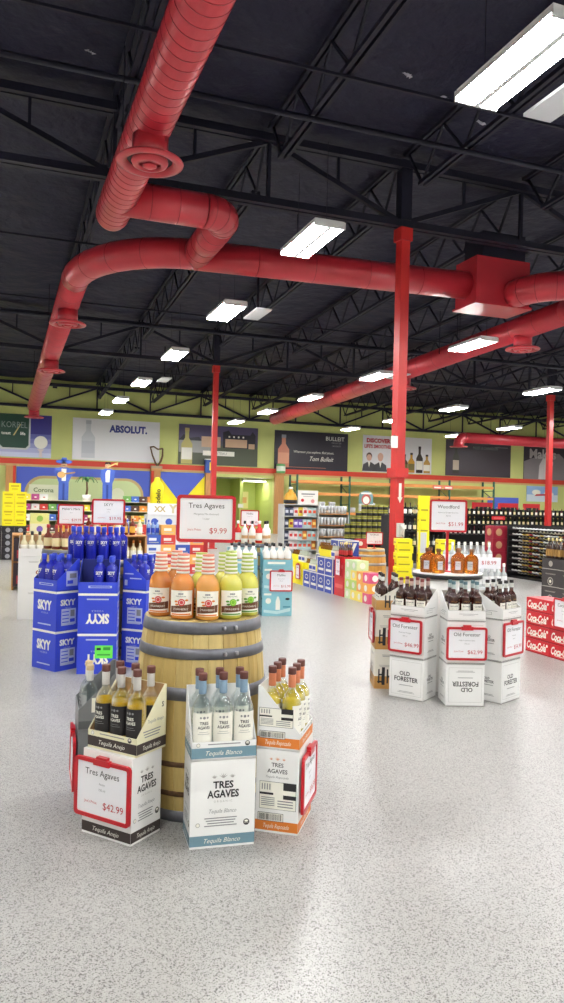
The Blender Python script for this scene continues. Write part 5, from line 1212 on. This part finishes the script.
# ---- gold tins stacked in steps
TIN = MB(); TIN.lathe([(.078, 0), (.08, .005), (.08, .175), (.078, .18)], 14, mat('tin_black', (40,38,34), .35), mts=[INK, mat('tin_gold', (150,146,60), .35), INK]); TIN.lathe([(.0805, .05), (.081, .051), (.081, .13), (.0805, .131)], 14, mat('tin_black', (40,38,34), .35), cap=False); TIN = TIN.mesh('drink_tin')
put('tin_table', shelf_unit(9.1, 10.55, 19.6, 20.2, [.08, .44], INK, backm=INK), (0,0,0), 0, 'low black table under the stepped stack of gold tins', 'table')
for i in range(8):
    for k in range(min(6, 3+i)): put('drink_tin', TIN, (9.2+i*.172, 19.75, .4415+k*.1815), 0, 'gold and black tin, %s column from left, %s tier of the stepped stack' % (ORD[i], ORD[k]), 'tin', 'gold tins in a stepped stack')
m_ = MB(); q_ = lambda u, v, o: (u, -.015-o, v)
m_.wallpoly(q_, [(-.3, 0), (.3, 0), (.3, .25)] + [(.3*math.cos(R(a)), .25+.22*math.sin(R(a))) for a in range(20, 180, 20)] + [(-.3, .25)], .03, mat('arch_teal', (110,150,150), .5)); m_.pdisc(q_, 0, .16, .2, mat('arch_red', (190,90,80), .5), .002, 16); m_.pdisc(q_, 0, .13, .14, LABELW, .003, 14); m_.prect(q_, -.22, .22, .35, .41, LABELW, .003)
put('header_sign', [('board', m_.mesh('board')), ('post', (lambda b_: (b_.box(-.02, .02, .016, .04, -1.0, .3, INK), b_.mesh('post'))[1])(MB()))], (9.88, 19.97, 1.56), 0, 'arched teal header sign above the gold tins', 'sign').scale = (.75, 1, .8)

# ---- row of displays facing the aisle by the column
def facing(name, kind, y, x, z, label, cat, group): return put(name, kind, (x, y, z), -90, label, cat, group)
YB = carton(.34, .24, .42, YELLOW, blob(LABELW, (.5, .5), .25))
BLU = mat('beer_blue', (44,70,166), .4)
def bluep(m, pl, w_, h):
    m.prect(pl, 0, w_, h-.02, h, LABELW, .001); m.prect(pl, 0, .02, 0, h, LABELW, .001)
    if w_ > .3: m.pdisc(pl, w_*.55, h*.62, .075, LABELW, .0014, 12, .6); m.pdisc(pl, w_*.55, h*.62, .06, BLU, .0018, 12, .5); m.prect(pl, w_*.2, w_*.9, h*.2, h*.34, LABELW, .0012)
    else: m.ppoly(pl, [(w_*.2, h*.1), (w_*.45, h*.1), (w_*.85, h*.85), (w_*.6, h*.85)], LABELW, .0012)
BLC = carton(.325, .24, .3, BLU, bluep)
six = MB(); six.box(-.08, .08, -.055, .055, 0, .12, YELLOW)
for i in range(3):
    for j in range(2): six.lathe([(.025, .121), (.025, .14), (.012, .17), (.012, .2), (.014, .205)], 8, mat('beer_amber', (130,84,20), .2, coat=.4), (-.052+i*.052, -.026+j*.052, 0))
SIXY = six.mesh('six_pack')
six = MB(); six.box(-.08, .08, -.055, .055, 0, .12, LABELW); six.prect(lambda u, v, o: (u, -.055-o, v), -.07, .07, .03, .09, BLU, .001)
for i in range(3):
    for j in range(2): six.lathe([(.025, .121), (.025, .14), (.012, .17), (.012, .2), (.014, .205)], 8, mat('beer_clear', (190,196,176), .2, coat=.4), (-.052+i*.052, -.026+j*.052, 0))
SIXW = six.mesh('six_pack')
for i, y in enumerate((13.62, 13.27)):
    facing('beer_carton', YB, y, 5.33, 0, 'tall yellow beer carton on the floor left of the blue cartons, %s' % ('farther', 'nearer')[i], 'carton', 'yellow cartons by the aisle')
    for j in range(2): facing('six_pack', SIXY if i == 0 else SIXW, y+.0825-.165*j, 5.31, .4225, '%s six pack on the tall yellow cartons, %s pair, %s' % (('yellow', 'white')[i], ('farther', 'nearer')[i], ('far side', 'near side')[j]), 'six pack', 'six packs on the tall yellow cartons')
for i, y in enumerate((12.9, 12.57, 12.24, 11.91)):
    n_ = 1 if i < 2 else 2
    for k in range(n_): facing('beer_carton', BLC, y, 5.33, k*.3015, 'blue and white beer carton by the aisle, front row, %s column, %s' % (ORD[i], ('lower', 'upper')[k]), 'carton', 'blue beer cartons')
    for j in range(2): facing('six_pack', SIXW if (i+j) % 3 == 1 else SIXY, y+.0825-.165*j, 5.31, n_*.3015+.0005, '%s six pack on the front blue cartons, %s column, %s' % ('white' if (i+j) % 3 == 1 else 'yellow', ORD[i], ('far side', 'near side')[j]), 'six pack', 'six packs on the blue cartons')
    n_ = 2 if i < 2 else 3
    for k in range(n_): facing('beer_carton', BLC, y, 5.58, k*.3015, 'blue beer carton of the rear row, %s column, %s from the floor' % (ORD[i], ORD[k]), 'carton', 'blue beer cartons')
    for j in range(2 if i < 2 else 0): facing('six_pack', SIXY, y+.0825-.165*j, 5.57, n_*.3015+.0005, 'yellow six pack on the rear blue cartons, %s column, %s' % (ORD[i], ('far side', 'near side')[j]), 'six pack', 'yellow six packs')
RDC = carton(.38, .3, .325, COKE, lambda m, pl, w_, h: (m.prect(pl, w_*.1, w_*.9, h*.4, h*.6, mat('red_pale', (226,110,110), .5), .001)))
for k in range(2): facing('beer_carton', RDC, 11.5, 5.38, k*.3265, 'red beer carton by the aisle next to the seltzer stacks, %s' % ('lower', 'upper')[k], 'carton', 'red cartons by the aisle')
DKB = bottle_mesh('beer_bottle', .03, .23, mat('beer_brown', (70,40,20), .15, coat=.4), mat('cap_gold', (226,206,140), .4), mat('label_red', (170,40,40), .5), .4, 8)
for i in range(8): put('beer_bottle', DKB, (5.3+.09*(i % 2), 11.62-.075*(i//2), .6535), 0, 'small brown beer bottle on the red cartons, %s in order' % ORD[i], 'bottle', 'beer bottles on the red cartons')
put('price_sign', price(.2, .3, 'Beer', ['6 pack'], '$9.99'), (5.205, 11.5, .33), -90, 'narrow price sign on the red cartons by the aisle', 'price sign', 'price signs hung on cartons')
put('price_sign', price(.2, .28, 'Beer', ['6 pack'], '$8.99'), (5.185, 13.27, .1), -90, 'narrow price sign on the tall yellow cartons', 'price sign', 'price signs hung on cartons')
SC = [((206,226,176), 'pale green'), ((246,226,110), 'yellow'), ((240,170,80), 'orange'), ((226,90,130), 'pink'), ((190,216,120), 'lime')]
SZ = [carton(.21, .21, .155, mat('seltzer_%d%d%d' % c, c, .45), blob(LABELW, (.5, .5), .32)) for c, _ in SC]
for i, (y, n) in enumerate(((11.18, 4), (10.96, 4), (10.74, 3), (10.52, 3))):
    for k in range(n):
        q = [(0, 4, 0, 0), (1, 4, 1, 0), (1, 2, 2, 0), (3, 2, 3, 0)][i][k]
        facing('seltzer_carton', SZ[q], y, 5.34, k*.1565, '%s seltzer carton, %s column from the red cartons, %s from the floor' % (SC[q][1], ORD[i], ORD[k]), 'carton', 'seltzer cartons')
BB2 = (6.08, 12.15)
GOLDW = noisy(mat('golden_stave', (222,172,84), .55), 5, .1, (6, 6, .5)); PALEH = mat('pale_hoop', (186,186,180), .4, metal=.4)
BAR2 = []
for p in BARREL:
    me = p[1].copy(); k_ = [GOLDW if m in WOODS else PALEH for m in me.materials]; me.materials.clear()
    for m in k_: me.materials.append(m)
    BAR2.append((p[0], me))
put('oak_barrel', BAR2, (*BB2, 0), 70, 'short golden barrel by the near red column with a price sign on top', 'barrel').scale = (1, 1, .8)
put('drink_carton', carton(.22, .18, .16, mat('carton_dullred', (190,60,66), .45), blob(LABELW, (.5, .5), .25)), (5.96, 12.2, .7525), -30, 'red carton on the barrel by the near column', 'carton')
stand_sign('price_sign', price(.3, .225, 'Red Blend', ['750 ml'], '$12.99', clip=False), (6.12, 12.0), .7525, .82, -24, 'price sign standing on the barrel by the near column', .225)
# ---- yellow pole display and cartons behind the whiskey
def yprint(m, pl, w_, h):
    for k in range(9): m.prect(pl, w_*.15, w_*(.85-.2*(k % 2)), h*(.1+.095*k), h*(.115+.095*k), mat('yellow_olive', (176,160,30), .5), .001)
    m.pdisc(pl, w_*.5, h*.42, .06, INK, .0012); m.pdisc(pl, w_*.5, h*.42, .045, YELLOW, .0016); m.prect(pl, w_*.15, w_*.75, h*.47, h*.66, mat('pole_grey', (206,206,206), .5), .0014)
put('pole_display', carton(.16, .16, 1.68, YELLOW, yprint), (6.15, 10.4, 0), -20, 'tall narrow yellow printed display pillar behind the whiskey display', 'display')
YF = carton(.25, .28, .11, YELLOW, lambda m, pl, w_, h: m.prect(pl, w_*.1, w_*.8, h*.35, h*.55, mat('yellow_olive', (176,160,30), .5), .001))
for k in range(10):
    if k < 9: put('beer_carton', YF, (5.88+.02*(k % 2), 10.55, k*.1115), -20, 'flat yellow carton left of the yellow pillar, %s from the floor' % ORD[k], 'carton', 'flat yellow cartons')
for k in range(9): put('beer_carton', YF, (6.52, 10.35, k*.1115), -20, 'flat yellow carton right of the yellow pillar, %s from the floor' % ORD[k], 'carton', 'flat yellow cartons')
# ---- dark shelf right of the column
put('liquor_shelf', shelf_unit(9.0, 10.6, 16.9, 17.3, [.1, .5, .9, 1.3], INK, backm=INK), (0,0,0), 0, 'black shelf of dark bottles seen right of the near column', 'shelf')
DK = bottle_mesh('wine_bottle', .042, .31, mat('wine_black', (26,30,26), .12, coat=.5), mat('foil_dark', (50,40,44), .3), LABELW, .4, 8)
DK2 = bottle_mesh('wine_bottle', .042, .31, mat('wine_green', (70,84,40), .12, coat=.5), mat('foil_gold', (190,160,80), .3), mat('label_cream', (226,208,160), .5), .4, 8)
DK3 = bottle_mesh('wine_bottle', .042, .31, mat('wine_red', (90,24,34), .12, coat=.5), mat('foil_red', (150,36,46), .3), LABELW, .4, 8)
for r_, z in enumerate((.501, .901, 1.301)): line_of('wine_bottle', [DK, DK, DK2], (9.1, 17.0, z), (10.5, 17.0, z), 11, 0, 'dark bottle on the black shelf by the column, ' + ('lowest', 'middle', 'top')[r_] + ' row, %s from left', 'bottle', 'bottles on the black shelf')
# ---- clear vodka display behind the whiskey
CL = bottle_mesh('vodka_bottle', .045, .31, mat('clear_bottle', (222,226,226), .12, trans=.3, coat=.4), LABELW, mat('label_pale', (236,236,236), .4), .4, 10)
CLC = carton(.42, .3, .36, mat('carton_pearl', (222,224,226), .45), blob(mat('print_silver', (196,198,202), .4), (.5, .5), .25))
CLL = carton(.3, .28, .45, mat('carton_pearl', (222,224,226), .45), blob(mat('print_silver', (196,198,202), .4), (.5, .5), .25))
for i in range(2):
    put('vodka_case', CLL, (6.0+i*.305, 8.75, 0), 0, 'tall pearl white vodka carton on the floor behind the whiskey, %s' % ('left', 'right')[i], 'carton', 'pearl vodka cartons')
for i in range(2):
    for k in range(2): put('vodka_case', CLC, (5.86+i*.425, 9.1, k*.3615), 0, 'pearl white vodka carton of the rear tier, %s level, %s' % (('lower', 'upper')[k], ('left', 'right')[i]), 'carton', 'pearl vodka cartons')
for j in range(2): line_of('vodka_bottle', [CL], (5.9, 8.68+j*.12, .4515), (6.4, 8.68+j*.12, .4515), 6, 0, 'clear vodka bottle on the low pearl cartons, ' + ('front', 'rear')[j] + ' row, %s from left', 'bottle', 'clear vodka bottles')
line_of('vodka_bottle', [CL], (5.72, 9.05, .723), (6.42, 9.05, .723), 8, 0, 'clear vodka bottle on the high pearl cartons, %s from left', 'bottle', 'clear vodka bottles')
m_ = MB(); m_.box(-.16, .16, -.004, .004, .0, .15, PAPER); m_.ptext(lambda u, v, o: (u, -.004-o, v), .0, .08, '$18.99', .05, REDINK, .001, maxw=.24); m_.box(-.04, .04, .005, .05, -.0, .01, PAPER)
put('shelf_card', m_.mesh('shelf_card'), (6.1, 8.6, .70), -20, 'white price card resting on the clear vodka bottles', 'price card')

# ---- wine gondola across the back right
BLK = mat('gondola_black', (26,25,28), .5)
put('wine_gondola', shelf_unit(14.2, 24, 25, 25.6, [.12, .5, .88, 1.26], BLK, backm=BLK), (0,0,0), 0, 'long black wine gondola crossing the back right', 'gondola')
line_of('wine_bottle', [DK2, DK, DK2, DK3, DK2, DK], (14.4, 25.15, 1.2605), (21.7, 25.15, 1.2605), 36, 0, 'wine bottle on the top of the long black gondola, %s from left', 'bottle', 'wine on the gondola top')
line_of('wine_bottle', [DK2, DK2, DK, DK2], (14.4, 25.12, .8805), (21.7, 25.12, .8805), 36, 0, 'wine bottle on the third gondola shelf, %s from left', 'bottle', 'wine on the third gondola shelf')
line_of('wine_bottle', [DK, DK3], (14.4, 25.12, .5005), (21.7, 25.12, .5005), 36, 0, 'wine bottle on the second gondola shelf, %s from left', 'bottle', 'wine on the second gondola shelf')
put('wine_gondola', shelf_unit(14.6, 24, 27, 27.6, [.12, .6, 1.05, 1.5], BLK, backm=BLK), (0,0,0), 0, 'second black wine gondola behind the long one', 'gondola')
for i, (x, w_) in enumerate(((18.9, .95), (20.2, .95), (21.4, .8))):
    m_ = MB(); m_.box(-w_/2, w_/2, -.06, .06, 0, .26, COKE); m_.prect(lambda u, v, o: (u, -.06-o, v), -w_*.4, w_*.4, .0, .08, INK, .002)
    put('header_box', m_.mesh('header_box'), (x, 27.2, 1.501), 0, 'red header box on the second gondola, %s from left' % ORD[i], 'header', 'red header boxes')
m_ = MB(); m_.box(-.3, .3, -.01, .01, 0, .14, COKE); m_.prect(lambda u, v, o: (u, -.01-o, v), -.2, .2, .05, .09, mat('red_pale', (226,110,110), .5), .001)
put('aisle_sign', m_.mesh('aisle_sign'), (18.1, 24.97, 1.08), 0, 'red label plate on the front of the long black gondola', 'sign')
# ---- slanted wine rack facing the aisle
RX0, RX1, RY0, RY1 = 10.5, 11.1, 11.6, 14.15
P = []
for y in (RY0, RY1-.03): s_ = MB(); s_.box(RX0, RX1, y, y+.03, 0, 1.16, BLK); P.append(('side_panel', s_.mesh('side_panel')))
b_ = MB(); b_.box(RX1-.02, RX1, RY0+.03, RY1-.03, .05, 1.16, BLK); P.append(('back_panel', b_.mesh('back_panel')))
lev = [.1+.132*k for k in range(8)]
for z in lev:
    s_ = MB(); s_.bar((RX0+.03, RY0+.03, z+.045), (RX0+.03, RY1-.03, z+.045), .02, BLK); s_.bar((RX0+.3, RY0+.03, z-.048), (RX0+.3, RY1-.03, z-.048), .02, BLK); P.append(('shelf_rail', s_.mesh('shelf_rail')))
k_ = MB(); k_.box(RX0+.05, RX1-.03, RY0+.03, RY1-.03, 0, .04, BLK); P.append(('plinth', k_.mesh('plinth')))
put('wine_rack', P, (0,0,0), 0, 'black slanted wine rack facing the aisle behind the cola', 'rack')
PALEF = mat('foil_white', (222,222,222), .35)
SL = [bottle_mesh('wine_bottle', .042, .31, mat(nm, c, .12, coat=.5), f_, lb, .4, 8, (.1, .5), .72) for nm, c, f_, lb in (('wine_black', (26,30,26), PALEF, LABELW), ('wine_green', (70,84,40), mat('foil_gold', (190,160,80), .3), mat('label_yellow', (226,206,90), .5)), ('wine_red', (90,24,34), mat('foil_red', (150,36,46), .3), mat('label_orange', (206,120,70), .5)))]
for k, z in enumerate(lev):
    for i in range(15):
        y = 14.03-i*.115
        o = put('wine_bottle', SL[0] if k == 7 else SL[(0, 0, 0, 1, 1, 2, 0, 0, 1, 0, 0, 0, 0, 1, 2)[i]], (RX0+.36, y, z), 0, 'lying wine bottle in the slanted rack, %s row up, %s from the far end' % (ORD[k], ORD[i]), 'bottle', 'wine in the slanted rack')
        o.rotation_euler = (0, R(-76), 0)
WRC = carton(.31, .3, .28, mat('carton_wine', (160,36,56), .45), blob(mat('seal_pale', (196,150,110), .5), (.5, .5), .3))
for i in range(2):
    for k in range(4): put('wine_case', WRC, (10.36+i*.313, 14.4, k*.2815), 0, 'wine red carton with pale seal left of the slanted rack, %s level, %s column' % (ORD[k], ('left', 'right')[i]), 'carton', 'wine red cartons')

# ---- blue and white drink stacks between the vodka and the oak barrel
BWC = carton(.3, .3, .26, mat('carton_ice', (214,220,232), .45), lambda m, pl, w_, h: (m.ppoly(pl, [(w_*.1, h*.1), (w_*.5, h*.85), (w_*.9, h*.1)], mat('ice_blue', (60,90,190), .5), .001), m.ppoly(pl, [(w_*.35, h*.1), (w_*.5, h*.4), (w_*.65, h*.1)], LABELW, .0014)))
WAT = bottle_mesh('water_bottle', .042, .3, mat('water_blue', (140,170,220), .15, coat=.4), mat('water_cap', (50,80,190), .4), mat('water_label', (40,70,190), .4), .3, 8)
def drink(rgb, pr): return carton(.3, .3, .2, mat('drink_%d_%d_%d' % rgb, rgb, .45), lambda m, pl, w_, h: (m.prect(pl, w_*.18, w_*.7, h*.4, h*.68, mat('drinkp_%d_%d_%d' % pr, pr, .5), .001), m.prect(pl, w_*.2, w_*.85, h*.18, h*.26, PALEINK, .001)))
DRK = [(drink((240,176,96), (240,236,226)), 'apricot'), (drink((226,228,232), (70,100,190)), 'white'), (drink((150,176,220), (236,236,240)), 'pale blue'), (drink((206,60,56), (240,230,226)), 'red'), (drink((60,90,180), (226,230,240)), 'blue'), (drink((226,206,150), (170,110,70)), 'sand')]
for i in range(7):
    n_ = (5, 4, 5, 4, 5, 5, 4)[i]
    for k in range(n_):
        dk, nm = DRK[(i*4+k*3+i//2) % 6]
        put('drink_carton', dk, (1.95+i*.305, 15.6, k*.2015), 0, '%s drink carton behind the vodka, %s column from left, %s from the floor' % (nm, ORD[i], ORD[k]), 'carton', 'drink cartons behind the vodka')
    if i in (1, 3, 6):
        for j in range(3): put('water_bottle', WAT, (1.95+i*.305-.09+j*.09, 15.55, n_*.2015), 0, 'blue water bottle on the %s drink stack behind the vodka, %s of three' % (ORD[i], ORD[j]), 'bottle', 'water bottles')
# yellow inflatable and white banner on a carton block
YK = carton(.38, .5, .375, mat('carton_pearl', (222,224,226), .45), blob(mat('ice_blue', (60,90,190), .5), (.5, .5), .25))
for i in range(3):
    for k in range(3): put('beer_carton', YK, (3.75+i*.385, 20.4, k*.3765), 0, 'pearl beer carton under the white banner, %s column, %s from the floor' % (ORD[i], ORD[k]), 'carton', 'pearl beer cartons')
m_ = MB(); m_.box(-.58, .58, -.012, .012, 0, .3, PAPER); q_ = lambda u, v, o: (u, -.012-o, v); m_.ptext(q_, -.25, .15, 'XX', .14, mat('banner_gold', (190,170,110), .5), .002, bold=.03); m_.ptext(q_, .2, .16, 'YM', .2, mat('banner_tan', (214,200,160), .5), .002, bold=.05)
put('banner_sign', m_.mesh('banner_sign'), (4.13, 20.13, 1.13), 0, 'white banner board with gold letters below the yellow inflatable', 'banner')
b_ = MB(); b_.lathe([(.12, 0), (.17, .04), (.18, .74), (.16, .82), (.09, .9), (.08, .97), (.05, 1.0)], 18, YELLOW); l_ = MB(); q_ = lambda u, v, o: (-.05+.0-(v-.4)*0-u*0+(u*0), -.176-o, v)
q2 = lambda u, v, o: (-v+.0, -.181-o, .42+u)
l_.ptext(q2, 0, 0, 'Modelo', .12, INK, .004, maxw=.62, bold=.02); w2 = MB(); w2.prism([(0.16, -.04), (.62, -.04), (.62, .04), (.16, .04)], .0, .14, YELLOW); w2.wallpoly(lambda u, v, o: (u, -.04-o, v), [(.16, .14), (.62, .14), (.2, .62), (.16, .62)], .08, YELLOW)
put('inflatable_bottle', [('body', b_.mesh('body')), ('lettering', l_.mesh('lettering')), ('wing', w2.mesh('wing'))], (3.85, 20.45, 1.13), 0, 'yellow inflatable bottle with black lettering on the pearl cartons', 'inflatable')
# ================================================================== CAMERA AND OUTPUT
cd_ = bpy.data.cameras.new('camera'); cam = bpy.data.objects.new('camera', cd_); col.objects.link(cam)
F = 760.0; cd_.sensor_fit = 'VERTICAL'; cd_.sensor_height = 36; cd_.lens = F/1003*36; cd_.clip_end = 200; cd_.clip_start = .05
th = math.atan(277/F); roll = math.atan(.0245); pit = math.atan(2.3/F)
fw = Vector((math.sin(th)*math.cos(pit), math.cos(th)*math.cos(pit), math.sin(pit)))
r0 = Vector((math.cos(th), -math.sin(th), 0)); u0 = r0.cross(fw)
rt = r0*math.cos(roll)+u0*math.sin(roll); up = u0*math.cos(roll)-r0*math.sin(roll)
cam.matrix_world = Matrix(((rt.x, up.x, -fw.x, 0), (rt.y, up.y, -fw.y, 0), (rt.z, up.z, -fw.z, 1.5), (0, 0, 0, 1)))
sc.camera = cam
w = bpy.data.worlds.new('world'); sc.world = w; w.use_nodes = True
w.node_tree.nodes['Background'].inputs[0].default_value = (.05, .05, .06, 1)
sc.view_settings.view_transform = 'Standard'; sc.view_settings.look = 'None'; sc.view_settings.gamma = 1
sc.view_settings.use_curve_mapping = False
sc.view_settings.exposure = 2.08
sc.cycles.use_denoising = True
